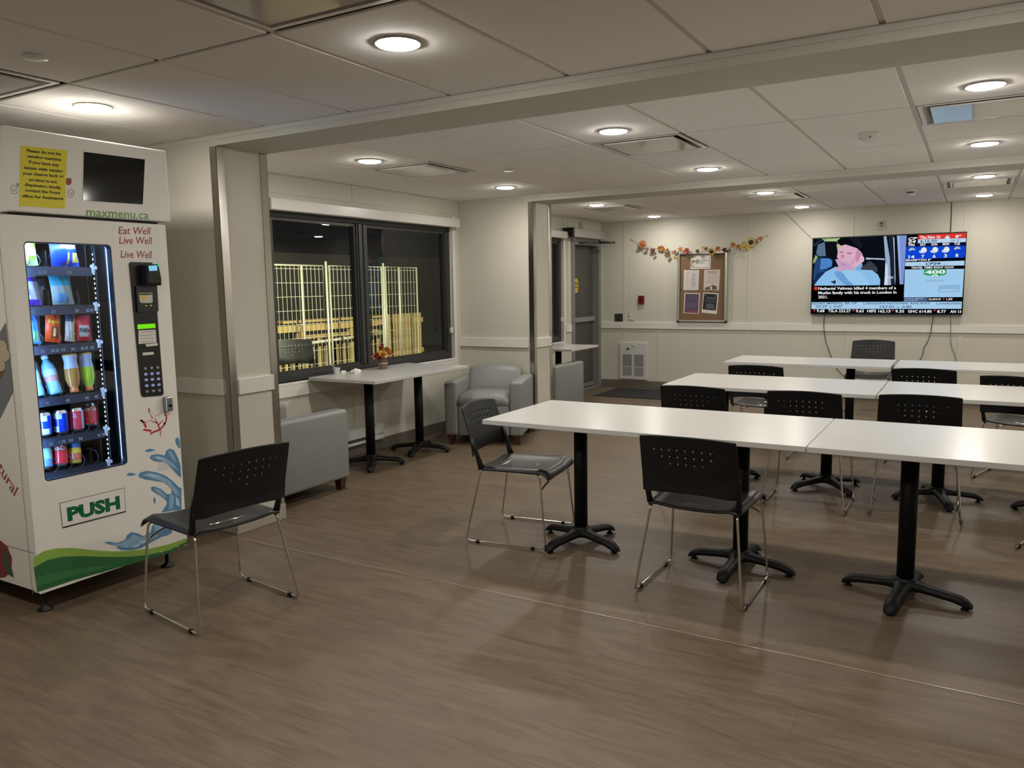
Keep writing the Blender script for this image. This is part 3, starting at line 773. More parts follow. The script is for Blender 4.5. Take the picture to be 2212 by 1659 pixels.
dec(b, z2([(194, 1450), (300, 1420), (420, 1400), (560, 1384), (640, 1372), (520, 1412), (400, 1440), (200, 1500)]), 3, o1*2)
b.build('green_wave_print', [PR['green1'], PR['green2'], PR['green3'], PR['green4']], VM, True)
b = B()
drops = [[(965, 690), (978, 672), (990, 690), (994, 735), (985, 735), (970, 712)], [(800, 748), (825, 738), (858, 745), (830, 755), (808, 756)], [(698, 880), (715, 870), (755, 877), (725, 888), (705, 887)], [(845, 1018), (852, 1003), (858, 1015), (856, 1040), (848, 1040)],
 [(824, 790), (835, 773), (870, 768), (910, 775), (915, 750), (935, 738), (958, 745), (972, 770), (985, 800), (996, 835), (998, 900), (980, 885), (930, 830), (890, 812), (850, 808)],
 [(762, 885), (775, 868), (810, 860), (860, 868), (910, 885), (950, 915), (985, 950), (1000, 955), (1000, 1075), (950, 1080), (890, 1090), (905, 1065), (918, 1050), (920, 1030), (900, 1008), (860, 985), (835, 968), (832, 950), (850, 946), (890, 962), (915, 985), (925, 990), (945, 985), (945, 955), (905, 925), (850, 915), (800, 908), (772, 898)],
 [(573, 1255), (600, 1250), (650, 1258), (690, 1240), (700, 1215), (725, 1198), (760, 1205), (790, 1220), (830, 1200), (838, 1165), (850, 1150), (885, 1150), (920, 1170), (945, 1180), (950, 1200), (925, 1215), (890, 1225), (860, 1240), (820, 1262), (780, 1285), (730, 1297), (670, 1297), (640, 1285), (650, 1275), (600, 1265)]]
for d in drops: dec(b, z2(d), 1)
ins = [[(835, 788), (870, 778), (910, 788), (950, 815), (985, 860), (940, 835), (890, 805)], [(922, 755), (940, 750), (962, 785), (975, 815), (950, 800)], [(780, 884), (820, 870), (880, 885), (930, 910), (975, 965), (990, 1000), (960, 985), (920, 930), (850, 905)], [(845, 955), (880, 965), (910, 995), (912, 1010), (870, 985)],
 [(935, 990), (950, 988), (960, 1020), (950, 1070), (930, 1075)], [(590, 1257), (660, 1263), (710, 1235), (735, 1212), (780, 1228), (840, 1212), (880, 1215), (820, 1245), (760, 1275), (690, 1285), (660, 1277)], [(848, 1160), (880, 1158), (905, 1175), (880, 1195), (855, 1200)]]
for d in ins: dec(b, z2(d), 0, o1)
for d in [[(850, 785), (880, 783), (915, 800), (880, 797)], [(800, 880), (840, 878), (890, 895), (840, 893)], [(720, 1285), (745, 1268), (775, 1262), (760, 1280)], [(760, 1255), (800, 1240), (820, 1243), (785, 1262)], [(965, 1000), (985, 1020), (990, 1060), (970, 1050)]]: dec(b, z2(d), 2, o1*2)
b.build('water_splash_print', [PR['blue1'], PR['blue2'], PR['blue3']], VM, True)
b = B(); L = [(768, 580), (785, 592), (815, 590), (838, 575), (832, 555), (818, 535), (818, 510), (832, 530), (858, 555), (880, 548), (905, 520), (918, 512), (912, 540), (922, 560), (918, 590), (905, 605), (915, 600), (900, 620), (888, 630), (886, 672), (878, 640), (850, 650), (828, 662), (830, 645), (800, 640), (785, 638), (800, 625), (790, 600)]
n = len(L); cxx = sum(p[0] for p in L)/n; cyy = sum(p[1] for p in L)/n
P0 = [mp(*p) for p in z2(L)]; P1 = [mp(*p) for p in z2([(cxx+(x-cxx)*.86+2, cyy+(y-cyy)*.86-3) for x, y in L])]
for i in range(n):
    j = (i+1) % n; b.plate([P0[i], P0[j], P1[j], P1[i]], (1, 0, 0), o1)
for q in ([(880, 640), (862, 590), (845, 560), (866, 588), (886, 632)], [(866, 600), (830, 585), (815, 580), (868, 592)], [(870, 606), (892, 585), (905, 575), (874, 612)]): b.plate([mp(*p) for p in z2(q)], (1, 0, 0), o1)
b.build('maple_leaf_print', PR['leaf'], VM, True)
# lettering
b = B(); tpx(b, 'maxmenu.ca', (186, 466.5), (321, 473.5), 19, 0, XM+.03, (.0008, 0, 0), .012, .08); b.build('shop_lettering', PR['lime'], VM, True)
b = B(); dec(b, [(243, 485), (343, 488), (346, 536), (246, 533.5)], 0, 0); b.build('slogan_sticker', mat('sticker_white', (.84, .81, .78), .2, var=.01), VM, True)
for s_, a, c, d in (('Eat Well', (255.5, 505.5), (326, 506.5), o1), ('Live Well', (257, 526.5), (329, 527.5), o1), ('Live Well', (260.5, 556.5), (329, 558), 0)):
    b = B(); tpx(b, s_, a, c, 16, 0, XM, (d+.0006, 0, 0), .008, .18); b.build('slogan_lettering', PR['red'], VM, True)
b = B(); yl = [(44, 314), (145, 325), (140, 451), (41, 445)]
sh = B(); sh.plate([ms(u, v, .0004) for u, v in yl], (1, 0, 0), .0006)
NS = sh.build('notice_sheet', mat('yellow_paper', (.78, .68, .03), .55, var=.03)); tag(NS, 'yellow notice sheet taped to the top of the vending machine', 'notice')
rows = ['Please do not hit', 'vending machine', 'If you have any', 'issues with getting', 'your change back or', 'product is not', 'dispensing, kindly', 'contact the Front', 'office for Assistance']
ext = [((58, 328), (132, 336)), ((58, 340), (132, 348)), ((62, 352.5), (127, 359.5)), ((52, 364.5), (136, 373)), ((48.5, 377), (138, 384)), ((63, 390.5), (123, 396)), ((53, 401.5), (132, 408.5)), ((54, 413.5), (130, 420)), ((46.5, 426), (137, 432))]
b = B()
for s_, (a, c) in zip(rows, ext): tpx(b, s_, a, c, 6.3, 0, XM+.03, (.0016, 0, 0), .03)
t_ = b.build('notice_lettering', INK, NS)
b = B(); b.mi = 0
def spiral(cx_, cy_, r, t0, turns, sx=1):
    return [ms(cx_+sx*r*(1-.75*k/24)*math.cos(t0+turns*2*PI*k/24), cy_+r*1.25*(1-.75*k/24)*math.sin(t0+turns*2*PI*k/24), .0006) for k in range(25)]
b.tube(spiral(30, 408, 9.5, .5, 1.5), .0011, 5); b.tube(spiral(152, 416, 9, .5, 1.5, -1), .0011, 5)
b.build('scroll_print', mat('print_grey', (.16, .15, .17), .4), VM, True)
b = B(); b.plate([ms(148+6.5*math.cos(t*.393), 392+8*math.sin(t*.393), .0001) for t in range(16)], (1, 0, 0), .0006); b.mi = 1; b.plate([ms(u, v, .0006) for u, v in ((147, 385), (156, 385), (154, 388), (148, 389))], (1, 0, 0), .0006)
b.build('flower_print', [PR['red'], PR['green2']], VM, True)
b = B(); b.plate([ms(u, v, .0002) for u, v in ((35, 396), (40, 396), (40, 406), (37, 403))], (1, 0, 0), .0006); b.build('small_leaf_print', PR['green2'], VM, True)
# push flap
fl = [mp(u, v) for u, v in ((129, 1087), (268, 1054), (271, 1104), (135, 1139))]
b = B(); b.plate([p+Vector((.0, 0, 0)) for p in fl], (1, 0, 0), .0015); b.mi = 1
for p, q in zip(fl, fl[1:]+fl[:1]): b.tube([p+Vector((.001, 0, 0)), q+Vector((.001, 0, 0))], .0014, 4)
b.tube([fl[3]+Vector((.002, 0, -.001)), fl[2]+Vector((.002, 0, -.001))], .003, 5)
flap = b.build('push_flap', [MW, MDK], VM, True)
b = B(); p0, p1 = mp(146, 1125), mp(259.5, 1097); text(b, 'PUSH', p0, p1, (mp(146, 1097)-mp(146, 1125)).z*.98, off=(.0018, 0, 0), bold=.055); b.build('push_lettering', PR['dkgreen'], flap, False); flap.children[0].location = -Vector(VM.location)
b = B(); b.plate([mp(u, v) for u, v in ((342, 999), (364, 995), (366, 1014), (343, 1018))], (1, 0, 0), .001); b.build('cover_patch', mat('patch_beige', (.72, .69, .65), .3), VM, True)
# payment column
KP = [(278, 570), (281, 566), (326, 567), (330, 571), (352, 849), (349, 854), (308, 857), (304, 852)]
b = B(); b.plate([mp(*p) for p in KP], (1, 0, 0), .006); pay = b.build('payment_panel', mat('panel_black', (.006, .006, .007), .3), VM, True)
def q5(x, y): return (270+x*130/599, 540+y*360/1659)
def panel(name, pts, m, d, th, par=VM, bev=0):
    b = B(); b.plate([mp(*q5(*p), d=d) for p in pts], (1, 0, 0), th); o = b.build(name, m, par, True); return o
b = B(); A = [(140, 150), (270, 140), (300, 280), (300, 350), (150, 350)]; rings = [[mp(*q5(*p), d=.006) for p in A], [mp(*q5(x, y+4), d=.05) for x, y in A], [mp(*q5(220+(x-220)*.8, 250+(y-250)*.8), d=.058) for x, y in A]]
b.ring_loft(rings); rdr = b.build('card_reader', mat('reader_black', (.01, .01, .011), .18), VM, True)
panel('reader_display', [(160, 160), (245, 156), (248, 208), (168, 212)], emit('display_blue', '#8fd6f5', .85), .0583, .0008)
panel('status_light', [(252, 143), (268, 143), (270, 168), (256, 168)], emit('led_green', '#43d48c', .9), .0583, .0008)
panel('bill_acceptor', [(90, 365), (300, 350), (315, 610), (110, 620)], mat('acceptor_black', (.009, .009, .01), .35), .006, .010)
b = B(); b.plate([mp(*q5(*p), d=.016) for p in [(118, 430), (250, 425), (255, 515), (240, 528), (140, 528), (125, 510)]], (1, 0, 0), .001); b.mi = 1; b.plate([mp(*q5(*p), d=.017) for p in [(140, 452), (180, 450), (184, 495), (146, 497)]], (1, 0, 0), .0008)
b.mi = 2; b.plate([mp(*q5(*p), d=.017) for p in [(122, 435), (245, 432), (244, 446), (125, 450)]], (1, 0, 0), .0006)
b.build('acceptor_sticker', [mat('sticker_pale', (.55, .55, .42), .4), mat('sticker_yellow', (.75, .52, .03)), INK], VM, True)
panel('bill_indicator', [(186, 550), (196, 550), (196, 560), (186, 560)], emit('led_yellow', '#d8e23a', .9), .016, .001); panel('bill_indicator', [(232, 548), (244, 548), (244, 558), (232, 558)], MATS['led_yellow'], .016, .001)
panel('credit_display', [(115, 742), (290, 732), (294, 776), (118, 788)], emit('display_green', '#7ff01e', .85), .006, .002)
b = B(); b.plate([mp(*q5(*p), d=.006) for p in [(126, 800), (296, 793), (306, 922), (128, 936)]], (1, 0, 0), .0008); b.plate([mp(*q5(*p), d=.007) for p in [(192, 938), (315, 926), (318, 950), (205, 962)]], (1, 0, 0), .0008); b.plate([mp(*q5(*p), d=.006) for p in [(168, 1022), (276, 1014), (278, 1040), (170, 1050)]], (1, 0, 0), .0008)
b.mi = 1
for y in (812, 845, 877, 908): b.plate([mp(*q5(*p), d=.0069) for p in [(145, y+4), (280, y-2), (280, y+2), (145, y+8)]], (1, 0, 0), .0003)
b.build('instruction_label', [PAPER, mat('grey_print', (.2, .2, .2), .6)], VM, True)
KEYM = emit('key_lit', (.42, .43, .82), .62); keys = '123456789E0#ACD'; kp0 = None
gx = [(193, 255, 316), (199, 260, 320), (203, 264, 325), (208, 270, 330), (212, 274, 334)]; gy = [1180, 1236, 1292, 1350, 1408]
for i in range(15):
    row, c = divmod(i, 3); u, v = q5(gx[row][c], gy[row]-c*5)
    b = B(); k = mp(u, v, .006); b.ring_loft([[k+Vector((x, .0085*f*math.cos(t*PI/8), .0068*f*math.sin(t*PI/8))) for t in range(16)] for x, f in ((0, 1), (.003, 1), (.0045, .8))])
    b.mi = 1; text(b, keys[i], k+Vector((.0048, -.003, -.0032)), k+Vector((.0048, .003, -.0032)), .0065, bold=.02, fit=False, center=True)
    o = b.build('key_button', [KEYM if row in (1, 2, 3) else mat('key_grey', (.35, .35, .38), .4), INK], pay, False)
    o.location = -Vector(VM.location)
# lock, feet, kick strip
b = B(); p = mp(358, 873); b.box(XM, p.y-.018, p.z-.035, XM+.035, p.y+.018, p.z+.04, .005, 2); b.mi = 1; b.cyl((XM+.035, p.y+.002, p.z-.005), (XM+.04, p.y+.002, p.z-.005), .009, 14); b.build('lock', [mat('lock_metal', (.35, .34, .32), .3, 1.), BLACKP], VM, True)
for x, y in ((XM-.08, MY0+.06), (XM-.08, MY1-.07), (-4.40, MY0+.06), (-4.40, MY1-.07)):
    b = B(); b.lathe([(.035, 0), (.035, .006), (.012, .02), (.010, .122)], (x, y, 0), 14); b.build('foot', BLACKP, VM, True)
b = B()
for y in (MY0+.02, MY0+.3, MY1-.06, 2.5): b.lathe([(.006, 0), (.005, .003), (.001, .004)], (XM, y if y < 2.3 else y, .11 if y < 2.2 else .115), 8, Matrix.Rotation(PI/2, 4, 'Y'))
b.build('screw_head', CHROME, VM, True)
# side panel pictures
def sp_(u, v, d=.0012): p = at(u, v, 1, MY0); return Vector((p.x, MY0-d, p.z))
b = B(); b.mi = 0; b.plate([sp_(*p) for p in ((-25, 760), (13, 697), (18, 742), (29, 845), (0, 905), (-25, 925))], (0, -1, 0), .0006)
b.mi = 1
for cx_, cy_, r_ in ((4, 752, 13), (13, 768, 10), (-6, 775, 14), (4, 790, 9), (-12, 745, 12)): b.plate([sp_(cx_+r_*math.cos(t*.45), cy_+r_*1.3*math.sin(t*.45), .0020+cy_*1e-6) for t in range(14)], (0, -1, 0), .0005)
b.mi = 2; b.plate([sp_(*p, d=.0021) for p in ((-20, 800), (-2, 795), (6, 790), (12, 800), (-5, 830), (-20, 850))], (0, -1, 0), .0008)
b2 = b; b = B(); b.mi = 0; b.plate([sp_(*p) for p in ((-14, 1165), (3, 1168), (16, 1180), (26, 1205), (25, 1232), (12, 1246), (-14, 1250))], (0, -1, 0), .0006)
b.mi = 1; b.plate([sp_(*p, d=.0019) for p in ((8, 1176), (16, 1195), (28, 1236), (30, 1247), (18, 1240), (7, 1215))], (0, -1, 0), .0006)
b2.build('bowl_picture', [mat('bowl_grey', (.16, .17, .2), .4), mat('banana_cream', (.5, .42, .3), .5, var=.2), mat('granola', (.2, .08, .03), .6, var=.4)], VM, True)
b.build('fruit_picture', [mat('fruit_red', (.25, .035, .04), .4, var=.4), mat('leaf_dark', (.06, .1, .06), .5, var=.3)], VM, True)
b = B(); p0, p1 = sp_(-22, 985, .0015), sp_(31, 1072, .0015); d = (p1-p0); up = Vector((-d.z, 0, d.x)).normalized(); up = up if up.z > 0 else -up
text(b, 'natural', p0, p1, .062, up); b.build('side_lettering', PR['red'], VM, True)
b = B(); b.box(-4.46, MY0-.001, .3, XM-.02, MY0, .303); b.box(XM-.06, MY0-.001, .1, XM-.057, MY0, 1.80); b.build('panel_seam', mat('seam_grey', (.25, .24, .22), .4), VM, True)

# trays, coils and price strips
XT = XM-.085
TR = []
for u, v in ((100, 576), (110, 661), (130, 744), (200, 846), (200, 931), (200, 1004)): TR.append(at(u, v, 0, XT).z)
ye = 2.294
STRIPM = mat('price_strip', (.035, .045, .075), .3); TAG = emit('strip_print_glow', (.35, .5, .75), .55)  # price lettering glows by itself, lit look put into the material
prices = [['11', '$2.00', '', '13', ''], ['$2.25', '', '21', '', '23', '$2.75'], ['', '32', '$2.25', '33', '34', '$2.25', '35'], ['', '42', '', '43', '', '44', '45'], ['39', '52', '1.75', '53', '54', '', '$1.75'], ['', '62', '$1.75', '63', '', '64', '']]
for z, pr in zip(TR, prices):
    b = B(); b.box(-4.38, MY0+.041, z-.012, XT, ye, z, .001, 1)
    for k in range(1, 6):
        y = wy0-.03+k*(ye-wy0+.03)/5.6; b.box(-4.33, y-.002, z, XT-.06, y+.002, z+.075)
    tr = b.build('tray', MDK, VM, True)
    b = B(); b.box(XT, MY0+.041, z-.042, XT+.004, ye, z-.004); b.mi = 1
    for k, s_ in enumerate(pr):
        y = wy0+.02+(k+.2)*(ye-wy0-.02)/len(pr)
        if s_: text(b, s_, (XT+.0045, y, z-.032), (XT+.0045, y+.006*len(s_)+.006, z-.032), .013, bold=.02)
    o = b.build('price_strip', [STRIPM, TAG], VM, True)
    b = B(); b.box(XT-.01, ye, z-.03, XT+.012, ye+.012, z+.012, .002, 1); b.box(XT-.012, ye+.012, z-.01, XT, ye+.03, z+.005); b.build('tray_latch', mat('latch_white', (.7, .78, .85), .4), VM, True)
COIL = mat('coil_black', (.10, .11, .13), .25, .7)
cb = B(); cb.tube([(-.008*k/1.0, .034*math.sin(k*2*PI/14), .037-.034*math.cos(k*2*PI/14)) for k in range(0, 14*5+1)], .0019, 5); coil0 = cb.build('coil', COIL, VM); cpos = []
rowsY = [[2.085, 2.135, 2.275, 2.325], [2.045, 2.12, 2.255, 2.315], [2.115, 2.205, 2.285, 2.35], [2.115, 2.195, 2.29, 2.36], [2.06, 2.16, 2.235, 2.31, 2.36], [2.06, 2.135, 2.205, 2.27, 2.345]]
first = True
for z, ys in zip(TR, rowsY):
    for y in [q*KY for q in ys]:
        o = coil0 if first else coil0.copy()
        if not first: S.collection.objects.link(o); o.parent = VM
        o.location = Vector((XT-.006, y, z))-Vector(VM.location); first = False

b = B(); yl_ = ye+.034; q0, q1 = at(203, 590, 1, yl_), at(246, 1000, 1, yl_); b.box(q0.x-.012, yl_, wz0, q0.x+.012, yl_+.006, wz1); b.mi = 1
for k in range(44): zz = wz0+.02+k*.0235; b.box(q0.x-.004, yl_-.001, zz, q0.x+.004, yl_, zz+.009)
b.build('diode_rail', [MDK, emit('diode', (.75, .9, 1.), 1.6)], VM, True)

# ------------------------------------------------------------------ goods
def pm(name, c, rough=.3): return mat('pack_'+name, c, rough, var=.08, scale=60)
GG = 'snacks and drinks in the vending machine'
def bag(y, row, wd, ht, label, cols, bands, words, tilt=0., lean=.12, nm='snack_bag', cat='snack bag', x=None):
    """foil bag standing on a tray; bands: (v0, v1, colour index)"""
    y *= KY; z = TR[row]; x = XT-.045 if x is None else x; b = B(); b.smooth = True; nu, nv = 14, 18
    def F(u, v, s):
        bulge = .030*(1-abs(2*u-1)**2.2)*(max(0, math.sin(PI*min(1, max(0, (v-.04)/.92))))**.6)*(wd/.12)
        pinch = 1-.06*math.sin(PI*v)*(1 if .05 < v < .95 else 0)
        wr = .0025*math.sin(23*u+7*v)*math.sin(PI*u)*(1 if .1 < v < .9 else .2)
        yy = (u-.5)*wd*pinch; zz = v*ht
        return Vector((x+s*(bulge+wr+.001)-lean*zz, y+yy*math.cos(tilt)-zz*math.sin(tilt), z+.004+zz*math.cos(tilt)+yy*math.sin(tilt)+abs(math.sin(tilt))*wd/2))
    for s in (1, -1):
        g = [[b.bm.verts.new(F(i/nu, j/nv, s)) for j in range(nv+1)] for i in range(nu+1)]
        for i in range(nu):
            for j in range(nv):
                v = (j+.5)/nv; mi = 0
                for v0, v1, k, *uu in bands:
                    if v0 <= v <= v1 and (not uu or uu[0] <= (i+.5)/nu <= uu[1]): mi = k
                b.mi = mi; b._fin([b.bm.faces.new((g[i][j], g[i+1][j], g[i+1][j+1], g[i][j+1]))])
    o = b.build(nm, cols, None, weld=False); tag(o, label, cat, GG)
    if words:
        t = B(); t.smooth = False
        for s_, v, u0, u1, h, k in words:
            t.mi = k
            vs, fs = glyphs(s_, .02, .1 if k else 0); x0 = min(q.x for q in vs); x1 = max(q.x for q in vs)
            nv_ = [t.bm.verts.new(F(u0+(q.x-x0)/(x1-x0)*(u1-u0), v+q.y*h/ht/.7, 1)+Vector((.0022, 0, 0))) for q in vs]
            for f in fs:
                try: t._fin([t.bm.faces.new([nv_[i] for i in f])])
                except ValueError: pass
        t.build('pack_lettering', [PAPER, pm('ink', (.02, .02, .03)), pm('yellowink', (.75, .6, .05)), pm('greenink', (.12, .25, .02))], o)
    return o
def can(y, row, label, bands, cols, word=None, x=None, lean=0., r=.0325, h=.118, wc=0, nm='drink_can', cat='can', vertical=True, emb=None):
    y *= KY; z = TR[row]+.003; x = XT-.05 if x is None else x; prof = [(.022, 0), (.026, .003), (r, .014)]+[(r, .014+(h-.03)*k/10) for k in range(1, 11)]+[(r*.83, h-.004), (r*.83, h), (r*.76, h), (r*.74, h-.004), (.001, h-.004)]
    R = Matrix.Rotation(lean, 4, 'Y')
    b = B(); b.lathe(prof, (0, 0, 0), 24, None)
    for f in b.bm.faces:
        c = f.calc_center_median(); k = 0
        if .014 < c.z < h-.016:
            for v0, v1, i, *aa in bands:
                an = math.degrees(math.atan2(c.y, c.x))
                if v0 <= c.z/h <= v1 and (not aa or aa[0] <= an <= aa[1]): k = i
        f.material_index = k
    if word:
        b.mi = len(cols)-1 if wc is None else wc
        for s_, zz, a0, a1, hh in word:
            vs, fs = glyphs(s_, .02, .12); x0 = min(q.x for q in vs); x1 = max(q.x for q in vs); nv_ = []
            for q in vs:
                a = rad(a0+(q.x-x0)/(x1-x0)*(a1-a0)); nv_.append(b.bm.verts.new(((r+.0006)*math.cos(a), (r+.0006)*math.sin(a), zz*h+q.y*hh/.7)))
            for f in fs:
                try: b._fin([b.bm.faces.new([nv_[i] for i in f])])
                except ValueError: pass
    o = b.build(nm, cols, None); o.rotation_euler = (0, lean, rad(-32)); o.location = (x, y, z+r*abs(math.sin(lean))); return tag(o, label, cat, GG)
def bottle(y, row, label, prof, cols, split, lean, cat='bottle', invert=False, x=None, lab=None):
    y *= KY; b = B(); b.lathe(prof, (0, 0, 0), 20); H = max(q[1] for q in prof)
    for f in b.bm.faces:
        c = f.calc_center_median(); k = 0
        for v0, v1, i in split:
            if v0 <= c.z/H <= v1: k = i
        f.material_index = k
    o = b.build('drink_bottle', cols, None); z = TR[row]+.004
    o.location = (XT-.06 if x is None else x, y, z); o.rotation_euler = (0, lean, 0); return tag(o, label, cat, GG)
ALU = mat('can_aluminium', (.6, .6, .62), .25, 1.)
bag(2.108, 0, .115, .165, 'green bag of potato sticks in the top row', [pm('lime', '#9cc63c'), pm('palegreen', '#c9dc9a'), pm('potato', '#cdb75a')], [(.0, .56, 1), (.5, .57, 0), (.03, .2, 2, .1, .5), (.18, .3, 0, .55, .95)], [('HICKORY', .80, .08, .92, .013, 0), ('STICKS', .66, .08, .92, .014, 0)], lean=.1)
bag(2.30, 0, .135, .165, 'blue and yellow bag of snack mix in the top row', [pm('royal', '#1440b8'), pm('navy', '#0c2470'), pm('chip', '#d9b75a')], [(.9, 1., 1), (.48, .62, 2, .3, .9), (.12, .4, 2, .72, .98), (.05, .4, 2, .52, .60)], [('Munchies', .68, .08, .92, .016, 0)], lean=.12)
bag(2.098, 1, .14, .165, 'purple and silver bag in the second row', [pm('silver', '#b8bede'), pm('purple', '#5a34c0'), pm('lilac', '#8f86d6')], [(.66, .8, 1), (.0, .16, 1), (.28, .45, 2, .2, .55), (.8, 1., 0)], None, lean=.2)
bag(2.275, 1, .105, .16, 'turquoise bag with a clear window in the second row', [pm('cyan', '#29a9cf'), pm('foggy', '#9db6b8'), pm('skyblue', '#5f9fe0')], [(.0, .58, 1), (.08, .35, 2, .25, .6)], None, lean=.15)
bag(2.208, 1, .06, .125, 'pale blue bag behind the turquoise one in the second row', [pm('mist', '#86a6cc')], [], None, lean=.1, x=XT-.11)
bag(2.105, 2, .085, .155, 'blue and green candy bag in the third row', [pm('bluebag', '#3f86dc'), pm('mint', '#79b89a')], [(.08, .4, 1, .2, .95)], None, lean=.15, tilt=-.12)
bag(2.205, 2, .075, .17, 'orange peanut butter candy pack in the third row', [pm('orange', '#e2501c'), pm('choc', '#7d4a2a'), pm('cream', '#e8c27a')], [(.12, .42, 1, .3, .75), (.16, .38, 2, .42, .6)], [("Reese's", .52, .12, .92, .020, 2)], lean=.13, tilt=-.16)
bag(2.29, 2, .05, .155, 'slim white and yellow candy bar in the third row', [pm('white', '#cfd3d6'), pm('darkwrap', '#44507c'), pm('ylw', '#d6cf50')], [(.0, .62, 0), (.62, .9, 1), (.9, 1, 2), (.0, .7, 2, .82, 1.)], None, lean=.12, tilt=-.16)
bag(2.365, 2, .078, .125, 'red chocolate wafer pack in the third row', [pm('red', '#cf2b3f'), pm('white', '#cfd3d6')], [(.16, .62, 1, .12, .82)], [('KitKat', .34, .14, .86, .022, 1)], lean=.12, tilt=-.05)
bag(2.05, 2, .04, .08, 'yellow candy pack at the left edge of the third row', [pm('ylw', '#d6cf50')], [], None, lean=.1)
BP = [(.026, 0), (.030, .006), (.031, .03), (.028, .06), (.031, .09), (.031, .12), (.026, .145), (.013, .17), (.013, .178), (.015, .179), (.015, .195), (.001, .195)]
WB = pm('water', '#7cc0e6', .15); WC = pm('bottlecap', '#cfe6f2'); JP = [(.030, 0), (.032, .008), (.028, .04), (.032, .07), (.032, .12), (.025, .15), (.016, .165), (.019, .166), (.019, .185), (.001, .185)]
bottle(2.105, 3, 'pale blue milk bottle in the fourth row, nearer the left edge', BP, [WB, pm('milklabel', '#a8d6f0'), WC], [(.3, .65, 1), (.9, 1, 2)], -.38, x=XT-.03)
bottle(2.19, 3, 'pale blue milk bottle with dark print in the fourth row', BP, [WB, pm('milklabel', '#a8d6f0'), WC, pm('pinkish', '#b58fa0')], [(.3, .42, 3), (.42, .65, 1), (.9, 1, 2)], -.38, x=XT-.03)
bottle(2.155, 3, 'pale bottle behind the two milk bottles', BP, [pm('milkback', '#c7e2f0'), WC], [(.9, 1, 1)], -.1, x=XT-.14)
for y, l, c in ((2.275, 'bottle of amber juice standing on its orange cap in the fourth row', '#a87a3a'), (2.352, 'bottle of lime green juice standing on its orange cap in the fourth row', '#a6d23c')):
    o = bottle(y, 3, l, JP, [pm('juice'+c, c, .12), pm('paleblue', '#a5b8d8'), pm('orangecap', '#e58a52'), pm('ylwrim', '#c9b34a')], [(0, .08, 3), (.08, .5, 1), (.9, 1, 2)], 0)
    o.rotation_euler = (0, PI-.10, 0); o.location = (XT-.035, y*KY, TR[3]+.19)
BL = pm('canblue', '#1238c8', .2); BW = pm('canwhite', '#a9c4ee', .25); RD = pm('canred', '#c92738', .22); DR = pm('candarkred', '#8c1826', .22)
can(2.045, 4, 'blue drink can half hidden at the left of the fifth row', [(.1, .9, 1), (.66, .86, 2)], [ALU, BL, BW])
can(2.13, 4, 'blue drink can in the fifth row, second from the left', [(.1, .9, 1), (.62, .86, 2, -60, 35), (.14, .34, 2, -20, 40)], [ALU, BL, BW])
can(2.212, 4, 'blue drink can in the fifth row beside the red cans', [(.1, .9, 1), (.62, .86, 2, -60, 10), (.14, .36, 2, -70, -20)], [ALU, BL, BW])
can(2.292, 4, 'light red drink can with a white side in the fifth row', [(.1, .9, 1), (.1, .9, 2, 42, 120)], [ALU, pm('canrose', '#d44a5c', .2), BW], [('2L', .62, -30, 10, .016)], wc=2)
can(2.365, 4, 'tilted red cola can at the right end of the fifth row', [(.1, .9, 1), (.62, .9, 2)], [ALU, RD, DR, PAPER], [('Coca-Cola', .66, -62, 60, .020)], lean=-.28, wc=3)
for k, (y, l) in enumerate(((2.075, 'blue drink can behind the front row of blue cans, left'), (2.16, 'blue drink can behind the front row of blue cans, right'))): can(y, 4, l, [(.1, .9, 1), (.66, .86, 2)], [ALU, BL, BW], x=XT-.13)
can(2.118, 5, 'blue and green tilted lemon drink can in the bottom row', [(.1, .45, 1), (.45, .9, 2)], [ALU, pm('cansoft', '#5f8ed8', .25), pm('cangreen', '#86c0b0', .25), pm('inkg', '#1f6a6a')], None, lean=-.25, wc=3)
can(2.195, 5, 'red cola can leaning in the bottom row', [(.1, .9, 1), (.66, .9, 2)], [ALU, RD, DR, PAPER], [('Coca-Cola', .66, -62, 60, .022)], lean=-.25, wc=3)
can(2.268, 5, 'yellow and red tilted iced tea can in the bottom row', [(.1, .45, 1), (.45, .66, 2), (.66, .9, 3)], [pm('cangold', '#d4c24a', .25), pm('cantea', '#c46a52', .25), pm('canylw', '#e0c83c', .25), pm('canblue2', '#3f7ac8', .25)], None, lean=-.3, r=.029)
can(2.05, 5, 'drink can partly hidden at the left edge of the bottom row', [(.1, .9, 1)], [ALU, pm('cansoft', '#5f8ed8')], None, x=XT-.07)

# ================================================================== far wall
YT = 10.492
def tv(x, y): return at(1720+x*400/1952, 460+y*340/1659, 1, YT)
tx0, tx1, tz0, tz1 = -1.768, -.100, 1.056, 2.003
TV = thing('television', 'large wall-mounted television showing a news channel', 'television', ((tx0+tx1)/2, YT, tz0))
BEZ = mat('tv_black', (.006, .006, .007), .3)
b = B(); b.box(tx0, YT, tz0, tx1, YT+.035, tz1, .003, 1); b.build('housing', BEZ, TV, True)
b = B(); b.box(-1.35, YT+.035, 1.2, -.5, YB-.001, 1.8); b.build('wall_bracket', BLACKM, TV, True)
TVC = []; tvi = {}
def tc(h, k=.92):
    if h not in tvi: tvi[h] = len(TVC); TVC.append(emit('tv_'+h[1:], h, k))
    return tvi[h]
scr = B(); lay = [0]
def poly(h, *p):
    lay[0] += 1; scr.mi = tc(h); scr.face([tv(*q)-Vector((0, .0003+.00012*lay[0], 0)) for q in p])
def disc(h, x, y, rx, ry, a0=0, a1=360, n=20): poly(h, *[(x+rx*math.cos(rad(a0+(a1-a0)*k/n)), y+ry*math.sin(rad(a0+(a1-a0)*k/n))) for k in range(n)])
